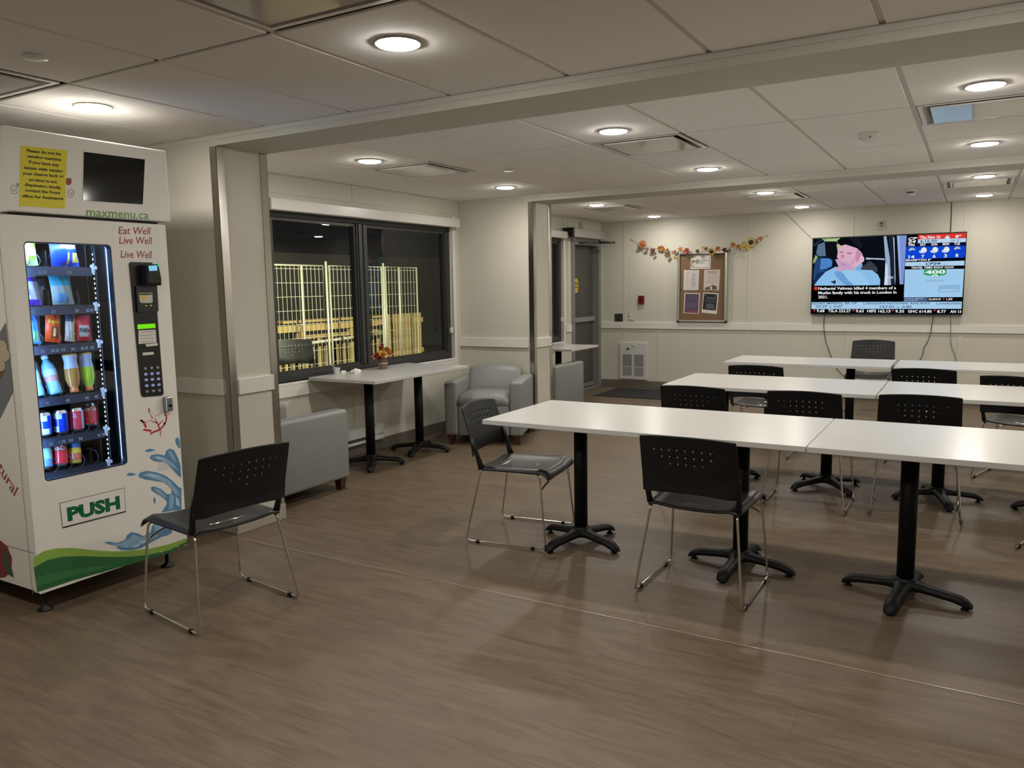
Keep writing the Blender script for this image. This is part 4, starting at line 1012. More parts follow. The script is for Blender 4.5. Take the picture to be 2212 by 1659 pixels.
def word(h, s_, x0, y0, x1, y1, hh, bold=.012, shear=0.):
    scr.mi = tc(h); p0, p1 = tv(x0, y0), tv(x1, y1); z = tv(x0, y0-hh).z-p0.z; text(scr, s_, p0, p1, z, (0, 0, 1), (0, -.0003-.00012*(lay[0]+1), 0), bold, shear)
def rect(h, x0, y0, x1, y1, s=-.035): poly(h, (x0, y0), (x1, y0+s*(x1-x0)), (x1, y1+s*(x1-x0)), (x0, y1))
poly('#05070b', (180, 275), (1798, 208), (1743, 1065), (158, 1052))
# the news picture
poly('#0b1018', (180, 275), (1165, 237), (1130, 765), (168, 768))
poly('#a7c487', (270, 272), (480, 264), (500, 300), (470, 345), (440, 330), (425, 300), (380, 300), (300, 300)); poly('#8fb06c', (180, 500), (205, 440), (228, 466), (200, 520), (180, 535))
poly('#a7c487', (425, 330), (470, 330), (455, 400), (435, 400)); poly('#25364f', (180, 340), (240, 290), (330, 272), (250, 300), (200, 350))
poly('#0d1117', (228, 335), (300, 303), (395, 312), (425, 395), (400, 448), (330, 462), (232, 462), (208, 430)); poly('#5d7492', (228, 335), (300, 305), (312, 455), (235, 458), (210, 425))
poly('#24477c', (205, 500), (245, 470), (360, 478), (385, 500), (380, 570), (320, 600), (215, 720), (178, 700), (185, 600)); poly('#4d86cc', (262, 480), (350, 480), (380, 510), (372, 560), (320, 585), (250, 600)); poly('#17305c', (215, 640), (300, 620), (260, 690), (200, 740), (175, 745))
poly('#b9cbe2', (735, 470), (765, 474), (930, 480), (932, 496), (800, 488), (738, 492))
poly('#9db0cc', (922, 246), (950, 245), (990, 500), (1000, 760), (925, 763), (944, 560)); poly('#d4e0f0', (940, 520), (962, 560), (966, 760), (930, 763)); poly('#1a2434', (975, 243), (1030, 241), (1050, 760), (1000, 760)); poly('#c8d4e6', (1022, 250), (1034, 262), (1046, 700), (1040, 758), (1034, 500))
poly('#7f97d6', (1062, 240), (1165, 237), (1130, 752), (1092, 752)); poly('#9db3e8', (1062, 240), (1090, 239), (1105, 752), (1092, 752))
poly('#3a3f49', (650, 612), (700, 565), (770, 505), (800, 520), (850, 570), (862, 622), (760, 612))
poly('#8ec2ee', (186, 766), (240, 695), (310, 620), (420, 565), (480, 600), (600, 570), (700, 600), (800, 603), (860, 648), (886, 705), (882, 763))
poly('#7db1e4', (640, 560), (690, 515), (700, 560), (660, 612), (610, 590)); poly('#6da3da', (520, 763), (440, 690), (400, 640), (430, 600), (500, 640), (560, 700), (600, 762)); poly('#9bcdf4', (470, 600), (600, 590), (690, 640), (760, 720), (780, 762), (610, 762), (540, 700))
poly('#e0b0c8', (462, 350), (540, 325), (640, 360), (690, 420), (715, 480), (690, 525), (650, 560), (600, 590), (540, 575), (480, 520), (430, 470), (440, 400)); poly('#c98fae', (640, 380), (690, 420), (690, 470), (640, 520), (620, 480)); disc('#eac0d2', 692, 488, 25, 34)
poly('#a86f8e', (455, 405), (500, 408), (496, 420), (460, 420)); poly('#a86f8e', (530, 415), (590, 420), (575, 435), (535, 430)); poly('#c48aa8', (475, 440), (500, 430), (510, 470), (470, 480))
poly('#0b0c11', (428, 295), (470, 262), (560, 258), (650, 270), (705, 325), (745, 440), (700, 425), (640, 372), (560, 345), (510, 330), (470, 342), (438, 322)); poly('#171a22', (560, 262), (650, 272), (700, 330), (690, 380), (620, 330))
poly('#caa3c6', (410, 492), (440, 486), (480, 505), (545, 525), (570, 540), (585, 505), (612, 496), (618, 515), (585, 560), (625, 590), (600, 605), (520, 600), (440, 620), (418, 590), (445, 560)); poly('#a97fa6', (440, 520), (500, 540), (540, 560), (500, 552)); poly('#2a2c38', (385, 720), (410, 708), (420, 730), (400, 755), (392, 740), (360, 725))
word('#dfe8f6', 'NEWS', 944, 695, 1025, 692, 24)
rect('#000000', 165, 770, 1130, 935, -.012); poly('#e03a30', (190, 780), (222, 778), (222, 812), (190, 814))
for s_, x1, y in (('Nathaniel Veltman killed 4 members of a', 1052, 810), ('Muslim family with his truck in London in', 1057, 856), ('2021.', 335, 900)): word('#f4f6fa', s_, 232, y, x1, y-(x1-232)*.008, 29, .02)
# the information column
word('#f4f6fa', 'CP', 1180, 286, 1276, 280, 26, .03, .2); word('#f4f6fa', '24', 1172, 318, 1262, 314, 28, .03, .2)
poly('#e23a34', (1287, 232), (1794, 210), (1790, 263), (1284, 278)); poly('#c3dcf6', (1283, 280), (1790, 265), (1788, 306), (1281, 319))
word('#f6f6f8', 'Thu Nov 16', 1303, 274, 1518, 266, 30, .03); word('#f6f6f8', '8°', 1677, 262, 1738, 259, 27, .03); word('#24406a', '6:16:50', 1305, 312, 1482, 306, 26, .02); poly('#dbe6f4', (1562, 268), (1580, 244), (1600, 236), (1614, 252), (1622, 264), (1600, 282), (1585, 270)); word('#4a6a96', '10/ 4°', 1630, 300, 1732, 295, 18)
poly('#0c1236', (1162, 323), (1786, 308), (1784, 346), (1160, 358)); poly('#0f47d6', (1160, 358), (1784, 346), (1775, 470), (1150, 488)); poly('#07090f', (1150, 488), (1775, 470), (1774, 500), (1149, 515))
for k, (d_, t_) in enumerate((('FRI', '14'), ('SAT', '7'), ('SUN', '6'), ('MON', '3'), ('TUE', '8'))):
    x = 1215+k*119.5; y = 350-k*3.2; word('#f6f6f8', d_, x-30, y, x+(38 if k == 3 else 32), y-1.2, 25, .03)
    if k in (1, 2, 3): disc('#f2f2e6', x+12, y+45, 30, 30); disc('#c9d6ea', x-5, y+62, 36, 17); disc('#e9f0fa', x+5, y+52, 22, 14)
    else: poly('#a9c0dd', (x-32, y+42), (x-10, y+18), (x+18, y+16), (x+42, y+36), (x+30, y+46), (x+10, y+40), (x-15, y+56)); poly('#1c3a78', (x-25, y+50), (x+20, y+46), (x+5, y+60))
    w_ = 32 if len(t_) > 1 else 16; word('#f6f6f8', t_, x-w_, y+131-k, x+w_-1, y+130-k, 34, .025)
word('#f6f6f8', 'BRAMPTON 8°', 1154, 508, 1424, 502, 18, .03)
poly('#b5d6f0', (1149, 519), (1774, 503), (1772, 553), (1147, 561)); word('#15204a', 'CP24', 1362, 547, 1520, 543, 22, .03, .25); word('#44608c', '.com', 1528, 544, 1584, 542, 10)
poly('#05070c', (1147, 563), (1771, 556), (1770, 586), (1146, 593)); word('#f6f6f8', 'TRAVEL TIMES RIGHT NOW', 1212, 588, 1662, 582, 21, .02)
poly('#a3cff2', (1146, 596), (1770, 589), (1750, 886), (1135, 890)); poly('#37a067', (1346, 596), (1585, 593), (1582, 648), (1462, 676), (1346, 650)); word('#f6fbf8', '400', 1358, 642, 1572, 638, 36, .03); word('#f6fbf8', 'SB', 1424, 670, 1498, 668, 19, .03)
word('#86a5c0', 'KING ROAD', 1366, 727, 1552, 724, 22); poly('#8fb9de', (1500, 762), (1730, 756), (1724, 834), (1496, 838)); poly('#a9cdec', (1512, 806), (1712, 802), (1711, 820), (1511, 824))
poly('#4e6390', (1135, 896), (1385, 893), (1384, 929), (1133, 931)); word('#a9bad8', 'TOKYO NIKKEI', 1142, 911, 1336, 908, 14); word('#a9bad8', '225 INDEX', 1142, 929, 1282, 927, 13); poly('#05070c', (1386, 892), (1747, 889), (1746, 927), (1385, 930)); word('#f6f6f8', '33,424.41', 1394, 920, 1522, 918, 20, .02); poly('#e0483e', (1542, 900), (1566, 899), (1554, 920)); word('#f6f6f8', '1.00', 1582, 919, 1646, 917, 20, .02)
poly('#a8d0f0', (163, 940), (1746, 934), (1742, 1010), (160, 1012))
word('#3f5670', 'ADIAN IMPERIAL BK OF', 164, 964, 640, 961, 21); word('#3f5670', 'CANADIAN NATIONAL RAILWAY', 702, 964, 1412, 961, 21); word('#3f5670', 'CANADIAN', 1474, 965, 1730, 963, 21)
word('#3f5670', '53.59', 210, 998, 322, 997, 26); poly('#4fbf8f', (342, 998), (374, 998), (358, 974)); word('#3f5670', '0.07', 398, 998, 486, 997, 26); word('#3f5670', '157.01', 884, 1002, 1030, 1001, 26); poly('#4fbf8f', (1058, 1002), (1092, 1002), (1075, 978)); word('#3f5670', '0.80', 1118, 1003, 1216, 1002, 26)
poly('#04060a', (158, 1014), (1743, 1013), (1742, 1062), (156, 1056))
for s_, x0, x1 in (('9.68', 217, 298), ('TSLA 233.27', 335, 575), ('9.63', 628, 712), ('HIFS 162.15', 748, 994), ('9.35', 1044, 1138), ('GHC 614.80', 1176, 1428), ('8.77', 1485, 1578), ('AN 13', 1622, 1738)): word('#f2f4f8', s_, x0, 1044+(x0-200)*.006, x1, 1044+(x1-200)*.006, 28, .022)
for x in (180, 592, 1007, 1448): poly('#e0483e', (x, 1018), (x+24, 1018), (x+12, 1040))
scr.build('screen_picture', TVC, TV, True)
def cord(label, pts, nm='power_cord', m=None, r=.004):
    b = B(); b.tube(smoothline(pts, 5), r, 6); return tag(b.build(nm, m or BLACKP), label, 'cable')
yw = YB-.012
def fw(u, v, d=.012): p = at(u, v, 1, YB-d); return Vector((p.x, YB-d, p.z))
def z4(x, y, d=.012): return fw(1720+x*400/1952, 460+y*340/1659, d)
cord('thin black cord hanging from the left underside of the television', [z4(300, 1050, .03), z4(292, 1150, .025), z4(294, 1250, .03), z4(310, 1350), z4(345, 1450), z4(385, 1560), z4(425, 1640), z4(470, 1690), z4(520, 1730)])
cord('thin black cord curving below the right half of the television', [z4(1456, 1060, .03), z4(1435, 1150, .025), z4(1418, 1260, .03), z4(1390, 1350), z4(1348, 1420), z4(1330, 1500), z4(1300, 1560), z4(1262, 1680), z4(1262, 1800)])
cord('grey cord hanging at the far right of the television', [z4(1628, 1060, .03), z4(1630, 1180, .025), z4(1628, 1300, .03), z4(1636, 1400), z4(1665, 1480), z4(1682, 1560), z4(1690, 1700), z4(1680, 1850)], m=mat('cord_grey', (.05, .045, .07), .5), r=.003)
cord('cord running from the ceiling down to the television, right side', [z4(1640, -130), z4(1634, 60), z4(1628, 200), z4(1626, 260)], r=.004)
cord('thin cord slanting from the ceiling to the upper left television corner', [z4(-170, -40), z4(-60, 50), z4(60, 170), z4(165, 268), z4(185, 290)], m=mat('cord_pale', (.16, .15, .13), .6), r=.002)
def plate_(nm, label, cat, u0, v0, u1, v1, m, th=.012, bev=.003):
    p, q = fw(u0, v0, 0), fw(u1, v1, 0); xa, xb = sorted((p.x, q.x)); za, zb = sorted((p.z, q.z))
    r = thing(nm, label, cat, ((xa+xb)/2, YB, (za+zb)/2)); b = B(); b.box(xa, YB-th, za, xb, YB-.0002, zb, bev, 2); b.build('cover_plate', m, r, True); return r, xa, xb, za, zb
PL = mat('plate_white', (.52, .5, .46), .4)
r, xa, xb, za, zb = plate_('wall_outlet', 'white outlet plate high on the wall above the television', 'outlet', 1896, 476, 1911.5, 496, PL)
b = B(); b.box(xa+.022, YB-.0135, zb-.045, xb-.018, YB-.011, zb-.022); b.build('socket', mat('socket_grey', (.12, .11, .1), .5), r, True)
b = B(); b.lathe([(.02, 0), (.018, .022), (.001, .024)], ((xa+xb)/2, YB-.012, za+.05), 14, Matrix.Rotation(PI/2, 4, 'X')); b.build('plug', mat('plug_grey', (.3, .29, .27), .4), r, True)
r, xa, xb, za, zb = plate_('light_switch', 'white double light switch above the wall rail near the door', 'switch', 1358.5, 675, 1370.5, 693, PL)
for k in (0, 1): b = B(); b.box(xa+.016, YB-.017, za+.02+k*.045, xb-.016, YB-.011, za+.052+k*.045, .002, 1); b.build('rocker', WHITEP, r, True)
r, xa, xb, za, zb = plate_('door_push_plate', 'dark grey square push pad for the automatic door', 'button', 1328.5, 677.5, 1345.5, 694.5, mat('pad_grey', (.05, .05, .048), .35, .4))
b = B(); cx_, cz_ = (xa+xb)/2, (za+zb)/2; y = YB-.0125
wheel = [(cx_+.004+.022*math.cos(rad(t)), y, cz_-.012+.022*math.sin(rad(t))) for t in range(150, 400, 18)]; b.tube(wheel, .003, 5); b.tube([(cx_-.004, y, cz_+.03), (cx_-.004, y, cz_), (cx_+.016, y, cz_), (cx_+.024, y, cz_-.022)], .003, 5); b.lathe([(.007, 0), (.001, .001)], (cx_-.004, y, cz_+.038), 10, Matrix.Rotation(PI/2, 4, 'X'))
b.build('wheelchair_symbol', mat('symbol_dark', (.012, .012, .013), .4), r, True)
r, xa, xb, za, zb = plate_('fire_alarm_station', 'dark red fire alarm pull station on the far wall', 'fire alarm', 1380, 638.5, 1392.5, 656.5, mat('alarm_red', (.16, .008, .012), .3), .04, .008)
b = B(); b.box(xa+.02, YB-.048, za+.05, xb-.02, YB-.039, zb-.02, .003, 1); b.build('pull_handle', mat('alarm_dark', (.05, .004, .006), .3), r, True)
# wall heater
r = thing('wall_heater', 'white wall heater with four grilles low on the far wall', 'heater', (-4.14, YB, .10)); p, q = fw(1340, 739, 0), fw(1399, 822, 0); xa, xb, za, zb = p.x, q.x, q.z+.01, p.z
b = B(); b.box(xa, YB-.03, za, xb, YB-.0002, zb, .006, 2); b.build('cover', mat('heater_white', (.58, .57, .55), .4), r, True)
GRL = mat('heater_grille', (.19, .19, .185), .5); wv = (xb-xa)/2
for k in (0, 1):
    for z0, z1 in ((zb-.34, zb-.17), (za+.055, za+.175)):
        b = B(); x0 = xa+.05+k*(wv-.032); x1 = x0+wv-.07; nb = 11
        for i in range(nb): z = z0+(i+.5)*(z1-z0)/nb; b.box(x0, YB-.034, z-.0035, x1, YB-.0298, z+.0035)
        b.mi = 1; b.box(x0, YB-.0306, z0, x1, YB-.0298, z1); b.build('grille', [mat('heater_slat', (.36, .36, .355), .5), GRL], r, True)
b = B(); b.lathe([(.016, 0), (.014, .012), (.001, .013)], (xa+.13, YB-.03, zb-.09), 14, Matrix.Rotation(PI/2, 4, 'X')); b.build('thermostat_knob', BLACKP, r, True)
b = B(); b.lathe([(.014, 0), (.012, .006), (.001, .007)], (xa+.22, YB-.03, zb-.04), 14, Matrix.Rotation(PI/2, 4, 'X')); b.build('badge', WHITEP, r, True)
# bulletin board
r = thing('bulletin_board', 'enclosed brown cork bulletin board with silver frame', 'bulletin board', (-3.165, YB, .94)); bx0, bx1, bz0, bz1 = -3.51, -2.835, .945, 1.885
AL = mat('aluminium_frame', (.62, .61, .58), .28, .85)
b = B(); b.box(bx0, YB-.05, bz0, bx0+.03, YB-.0002, bz1, .006, 2); b.box(bx1-.03, YB-.05, bz0, bx1, YB-.0002, bz1, .006, 2); b.box(bx0+.03, YB-.05, bz1-.03, bx1-.03, YB-.0002, bz1, .006, 2); b.box(bx0+.03, YB-.05, bz0, bx1-.03, YB-.0002, bz0+.025, .004, 2); b.build('frame', AL, r, True)
for x in (bx0, bx1):
    for z in (bz0, bz1): b = B(); b.box(x-.02 if x > -3 else x-.004, YB-.053, z-.012 if z < 1.2 else z-.02, x+.004 if x > -3 else x+.02, YB-.0005, z+.02 if z < 1.2 else z+.006, .006, 2); b.build('corner_cap', BLACKP, r, True)
b = B(); b.box(bx0+.03, YB-.022, bz0+.025, bx1-.03, YB-.001, bz1-.03); b.build('cork_panel', mat('cork', (.20, .115, .06), .8, var=.25, scale=160), r, True)
b = B(); b.lathe([(.009, 0), (.008, .014), (.001, .016)], (bx0+.042, YB-.022, 1.40), 12, Matrix.Rotation(PI/2, 4, 'X')); b.build('lock_knob', CHROME, r, True)
def z3(x, y): return fw(1340+x*360/2212, 460+y*260/1598, .0235)
def sheet(label, pts, paint, m=PAPER):
    P = [z3(*p) for p in pts]; b = B(); b.plate(P, (0, -1, 0), .0008); o = b.build('paper_sheet', m); tag(o, label, 'paper sheet', 'sheets on the bulletin board')
    def I(u, v, d=.0012): return P[0].lerp(P[1], u).lerp(P[3].lerp(P[2], u), v)-Vector((0, d, 0))
    paint(I, o)
INKG = mat('print_light', (.28, .26, .25), .7)
def bars(b, I, rows, h=.010):
    for v, u0, u1 in rows: b.plate([I(u0, v), I(u1, v), I(u1, v+h), I(u0, v+h)], (0, -1, 0), .0002)
def p1(I, o):
    b = B(); fr = [(.06, .05), (.94, .05), (.94, .9), (.06, .9)]
    for (a, c), (d, e) in zip(fr, fr[1:]+fr[:1]): b.tube([I(a, c), I(d, e)], .0018, 4)
    b.tube([I(.1+.1*math.cos(t*.7), .78+.09*math.sin(t*1.1)) for t in range(12)], .0016, 4); b.build('border_print', INK, o)
    b = B(); text(b, 'PROGRAMMING', I(.1, .50), I(.9, .46), .020, off=(0, -.0004, 0), bold=.0); text(b, 'BOARD', I(.31, .63), I(.69, .61), .018, off=(0, -.0004, 0)); b.build('title_lettering', INK, o)
sheet('white landscape title sheet at the top of the bulletin board', [(937, 555), (1203, 548), (1197, 742), (930, 743)], p1)
def p2(I, o):
    b = B(); bars(b, I, [(.1, .15, .85)]+[(.17+.03*k, .16, .30 if k % 3 else .4) for k in range(20) if k % 4 < 2]+[(.15+.028*k, .53, .78+.06*math.sin(k*2)) for k in range(25) if k % 7]); b.build('schedule_print', INKG, o)
    b = B(); b.plate([I(.15, .12, .001), I(.5, .12, .001), I(.5, .19, .001), I(.15, .19, .001)], (0, -1, 0), .0001); b.build('highlight_print', mat('print_cream', (.66, .56, .36), .7), o)
sheet('white schedule sheet on the left of the bulletin board', [(843, 758), (1048, 757), (1036, 1026), (836, 1026)], p2, mat('paper_cool', (.62, .58, .57), .6))
def p3(I, o):
    b = B(); bars(b, I, [(.09, .16, .86), (.165, .24, .78)], .026); b.build('heading_print', mat('print_brown', (.16, .11, .09), .7), o)
    b = B(); bars(b, I, [(.29+.05*k, .16+.02*(k % 3), .84-.02*(k % 2)) for k in range(8) if k != 4]); b.build('body_print', INKG, o)
    b = B(); b.plate([I(u, v) for u, v in ((.1, .88), (.35, .83), (.5, .78), (.6, .74), (.72, .78), (.85, .8), (.85, .97), (.1, .97))], (0, -1, 0), .0002); b.mi = 1; b.plate([I(u, v, .0018) for u, v in ((.42, .83), (.55, .82), (.57, .95), (.45, .96))], (0, -1, 0), .0002); b.build('picture_print', [mat('print_olive', (.09, .08, .06), .7, var=.5), PAPER], o)
sheet('pinkish white notice with a dark picture on the right of the bulletin board', [(1113, 755), (1327, 752), (1308, 1027), (1104, 1024)], p3, mat('paper_pink', (.62, .52, .48), .6))
def p4(I, o):
    b = B(); b.plate([I(.06, .04, .0009), I(.95, .04, .0009), I(.95, .97, .0009), I(.06, .97, .0009)], (0, -1, 0), .0002); b.build('purple_print', mat('print_purple', (.085, .062, .115), .6, var=.25, scale=80), o)
    b = B(); bars(b, I, [(.22, .38, .92), (.35, .12, .34), (.35, .72, .94), (.46, .12, .4), (.46, .55, .94), (.53, .12, .9), (.60, .14, .86), (.66, .14, .8), (.72, .1, .8)]); b.build('body_print', mat('print_lilac', (.3, .25, .36), .7), o)
    b = B(); b.plate([I(u, v, .0014) for u, v in ((.08, .9), (.25, .86), (.4, .82), (.6, .8), (.75, .84), (.92, .88), (.92, .96), (.08, .96))], (0, -1, 0), .0002); b.build('picture_print', mat('print_rose', (.2, .07, .09), .6, var=.7, scale=150), o)
sheet('purple poster at the lower left of the bulletin board', [(853, 1060), (1058, 1067), (1042, 1338), (837, 1330)], p4)
def p5(I, o):
    b = B(); b.plate([I(.05, .045, .0009), I(.93, .045, .0009), I(.93, .84, .0009), I(.05, .84, .0009)], (0, -1, 0), .0002); b.build('navy_print', mat('print_navy', (.012, .013, .022), .5, var=.4), o)
    b = B(); text(b, 'Christmas', I(.28, .28), I(.72, .27), .018, off=(0, -.0014, 0), shear=.2); bars(b, I, [(.33, .2, .84), (.42, .18, .84), (.48, .42, .56)]+[(.54+.035*k, .25+.02*(k % 3), .8-.03*(k % 2)) for k in range(7)], .008)
    for u, v in ((.12, .1), (.84, .1), (.78, .2), (.8, .77)): b.plate([I(u, v-.03, .0014), I(u+.06, v+.03, .0014), I(u, v+.05, .0014)], (0, -1, 0), .0002)
    b.build('poster_lettering', mat('print_pale', (.4, .4, .42), .7), o)
sheet('dark navy tilted poster at the lower right of the bulletin board', [(1103, 1055), (1305, 1068), (1280, 1343), (1077, 1322)], p5)
# garland
G0 = thing('autumn_garland', 'string garland of autumn leaves and sunflowers above the bulletin board', 'garland', (-3.2, YB, 1.9))
def gp(x, y, d=.03): return fw(1340+x*360/2212, 460+y*260/1598, d)
line = [(150, 355), (230, 395), (310, 420), (430, 465), (550, 480), (690, 505), (800, 515), (900, 520), (1030, 515), (1120, 508), (1210, 500), (1300, 490), (1400, 475), (1500, 445), (1630, 410), (1740, 375), (1850, 335), (1950, 300)]
b = B(); b.tube(smoothline([gp(x, y, .012 if i in (0, 17) else .058 if 780 < x < 1420 else .03) for i, (x, y) in enumerate(line)], 3), .0022, 5); b.build('string', mat('twine', (.16, .13, .1), .8), G0, True)
def petals(c, r, n, m, ri=.35, tilt=0., rot=0., th=.0015, w_=.45):
    b = B()
    for k in range(n):
        a = rot+2*PI*k/n; d = Vector((math.cos(a), 0, math.sin(a))); t = Vector((-math.sin(a), 0, math.cos(a))); out = Vector((0, -.012-.006*(k % 3), 0))
        b.ring_loft([[c+d*r*q+t*r*ww+out*q+Vector((0, -th*s, 0)) for q, ww in ((ri, .08), (.7, w_*.5), (1, 0), (.7, -w_*.5), (ri, -.08))] for s in (0, 1)])
    return b
def leaf(x, y, r, m, ang, lobes=5, nm='leaf', d=.045, lab=None):
    r = r*.82
    c = gp(x, y, d); pts = []
    for k in range(lobes*2+1):
        a = -PI*.78+k*(PI*1.56)/(lobes*2); rr = r*(1 if k % 2 else .62)*(1.1-.25*abs(k-lobes)/lobes)
        pts.append((rr*math.sin(a), rr*math.cos(a)))
    pts.append((0, -r*.35)); ca, sa = math.cos(ang), math.sin(ang)
    P = [c+Vector((px*ca-pz*sa, -.010*math.sin(3*px/r)-.25*abs(px), px*sa+pz*ca)) for px, pz in pts]
    b = B(); b.ring_loft([P, [p-Vector((0, .0015, 0)) for p in P]]); o = b.build(nm, m, G0, True)
    if lab: o['label'] = lab
LO = mat('leaf_orange', (.40, .15, .03), .6, var=.3); LY = mat('leaf_yellow', (.5, .33, .06), .6, var=.3); LR = mat('leaf_red', (.30, .035, .03), .6, var=.3); LD = mat('leaf_maroon', (.10, .012, .016), .6, var=.3); LG = mat('leaf_green', (.09, .11, .03), .6, var=.3); LB = mat('leaf_brown', (.17, .09, .035), .6, var=.3)
for (x, y, r_, m1, m2, k) in ((300, 415, .066, LO, mat('flower_rust', (.36, .09, .015), .7, var=.3), 14), (1212, 515, .055, LY, mat('seed_brown', (.04, .015, .008), .8), 9), (1640, 440, .055, mat('flower_pale', (.52, .43, .12), .6, var=.2), LY, 8), (1735, 390, .07, MATS['flower_pale'] if 'flower_pale' in MATS else LY, MATS.get('seed_brown') or mat('seed_brown', (.04, .015, .008), .8), 9)):
    c = gp(x, y, .048 if x != 1212 else .066); fl_ = petals(c, r_, k, m1, rot=.3, w_=.22 if k > 10 else .42).build('sunflower', m1, G0, True)
    b = B(); b.lathe([(r_*.45, 0), (r_*.42, .012), (r_*.2, .018), (.001, .019)], c-Vector((0, .004, 0)), 14, Matrix.Rotation(PI/2, 4, 'X')); o = b.build('flower_centre', m2, None); o.parent = fl_; o.location = -Vector(G0.location)
for a in ((255, 465, .04, LB, 2.6), (350, 480, .04, LB, 3.4), (432, 490, .055, LD, 2.9), (460, 540, .035, LB, 3.2), (525, 470, .05, LO, 1.5), (560, 475, .062, LO, .4), (610, 500, .06, LB, 3.6), (640, 565, .045, LB, 3.4), (715, 520, .05, LB, 3.8), (745, 575, .035, LY, 3.5), (800, 490, .06, LO, .2), (885, 510, .068, LR, .5), (900, 575, .045, LG, 3.0), (950, 570, .04, LG, 3.5), (1030, 512, .045, LB, 1.4), (1100, 465, .045, LY, .2), (1140, 480, .042, LG, -.4), (1300, 478, .055, LO, 1.3), (1390, 492, .05, LD, 1.5), (1445, 500, .04, LG, -1.7), (1500, 430, .06, LO, .8), (1570, 440, .042, LO, 2.2), (1700, 455, .045, LY, 3.3), (1800, 390, .045, LB, 3.6), (1855, 350, .055, LO, -.5)):
    leaf(*a[:5], d=.085 if 760 < a[0] < 1480 else .05)
b = B()
for x, y in ((150, 355), (1950, 300)): b.lathe([(.008, 0), (.006, .012), (.001, .013)], gp(x, y, .0), 10, Matrix.Rotation(PI/2, 4, 'X'))
bmesh.ops.translate(b.bm, verts=b.bm.verts, vec=(0, -.001, 0)); o = b.build('end_pin', mat('pin_grey', (.2, .2, .2), .4), G0, True)

# floor mat
b = B(); b.box(-4.32, 9.52, 0, -2.6, 10.38, .009, .004, 2); tag(b.build('floor_mat', mat('mat_black', (.014, .014, .014), .9, var=.3, scale=300, bump=.6)), 'black entrance mat on the floor in front of the heater and door', 'mat')

# baseboard heater
r = thing('baseboard_heater', 'white electric baseboard heater under the big window', 'heater', (XW, 4.9, .10))
b = B(); HY0, HY1 = 4.3, 5.52; pr = [(0, .105), (.055, .105), (.062, .115), (.05, .15), (.062, .165), (.062, .225), (.05, .25), (.02, .262), (0, .262)]
b.ring_loft([[(XW+.008+x, y, z) for x, z in pr] for y in (HY0, HY1)]); b.build('casing', mat('heater_white', (.58, .57, .55), .4), r, True)
b = B(); b.box(XW+.058, HY0+.15, .135, XW+.0665, HY1-.15, .16); b.build('air_slot', VOIDM, r, True)
b = B(); b.box(XW+.05, HY1-.12, .232, XW+.073, HY1-.02, .258, .002, 1); b.build('control_box', WHITEP, r, True)

# ================================================================== on the window table
TZ = .76
v0 = Vector((-4.41, 5.20, TZ))
p = at(827, 797, 2, TZ); v0 = Vector((p.x, p.y, TZ))
r = thing('flower_vase', 'brown wrapped vase of orange autumn flowers on the window table', 'vase', v0)
b = B(); b.lathe([(.040, 0), (.042, .01), (.042, .09), (.044, .098), (.040, .098), (.038, .02), (.001, .02)], v0, 24); b.build('pot', mat('burlap_wrap', (.155, .115, .075), .85, var=.3, scale=90, stretch=(8, 8, 1)), r, True)
b = B()
for dz in (0, .006): b.tube([v0+Vector((.0435*math.cos(k*PI/12), .0435*math.sin(k*PI/12), .05+dz)) for k in range(24)], .003, 6, closed=True)
b.tube(smoothline([v0+Vector(q) for q in ((.0, -.045, .05), (.008, -.06, .03), (.004, -.062, .012), (-.004, -.06, .008))], 4), .0022, 5); b.build('twine_tie', mat('twine_pale', (.55, .45, .3), .8), r, True)
rng = random.Random(3)
FO = [mat('bloom_orange', (.62, .2, .02), .6, var=.3), mat('bloom_rust', (.36, .06, .015), .6, var=.3), mat('bloom_red', (.22, .022, .02), .6, var=.3), mat('bloom_gold', (.6, .3, .04), .6, var=.3)]
for k, (dx_, dy_, dz_, rr, mi, n) in enumerate(((.03, -.03, .125, .045, 3, 18), (.035, .03, .13, .05, 0, 16), (.0, .06, .145, .05, 1, 14), (-.02, -.045, .115, .042, 1, 14), (-.01, .0, .175, .04, 1, 12), (.02, -.065, .10, .035, 2, 12), (-.015, .015, .205, .026, 2, 8), (-.04, .04, .15, .04, 0, 12))):
    b = B(); c = v0+Vector((dx_, dy_, dz_)); ax = Vector((dx_+.02, dy_*1.3, .06)).normalized()
    u_ = ax.cross(Vector((0, 0, 1))).normalized(); w_ = ax.cross(u_)
    for ring, (sp_a, ln) in enumerate(((1.15, 1), (.75, .85), (.35, .7))):
        for i in range(n):
            a = 2*PI*i/n+ring*.4+rng.uniform(-.1, .1); d = (ax*math.cos(sp_a)+(u_*math.cos(a)+w_*math.sin(a))*math.sin(sp_a)); t = (u_*-math.sin(a)+w_*math.cos(a)); L_ = rr*ln*rng.uniform(.85, 1.15)
            P = [c+t*.003, c+d*L_*.6+t*rr*.16, c+d*L_+ax*.004, c+d*L_*.6-t*rr*.16, c-t*.003]; b.ring_loft([P, [q+ax*.0012 for q in P]])
    b.build('bloom', FO[mi], r, True)
for k in range(7):
    a = k*.9+.3; c = v0+Vector((.035*math.cos(a), .035*math.sin(a), .095)); d = Vector((math.cos(a), math.sin(a), .25)).normalized(); t = Vector((-math.sin(a), math.cos(a), 0)); L_ = .05+.012*(k % 3)
    b = B(); P = [c-t*.003, c+d*L_*.4-t*.016, c+d*L_*.7-t*.010, c+d*L_-Vector((0, 0, .01)), c+d*L_*.7+t*.010, c+d*L_*.4+t*.016, c+t*.003]; b.ring_loft([P, [q+Vector((0, 0, .0012)) for q in P]]); b.build('leaf', FO[2 if k % 2 else 1], r, True)
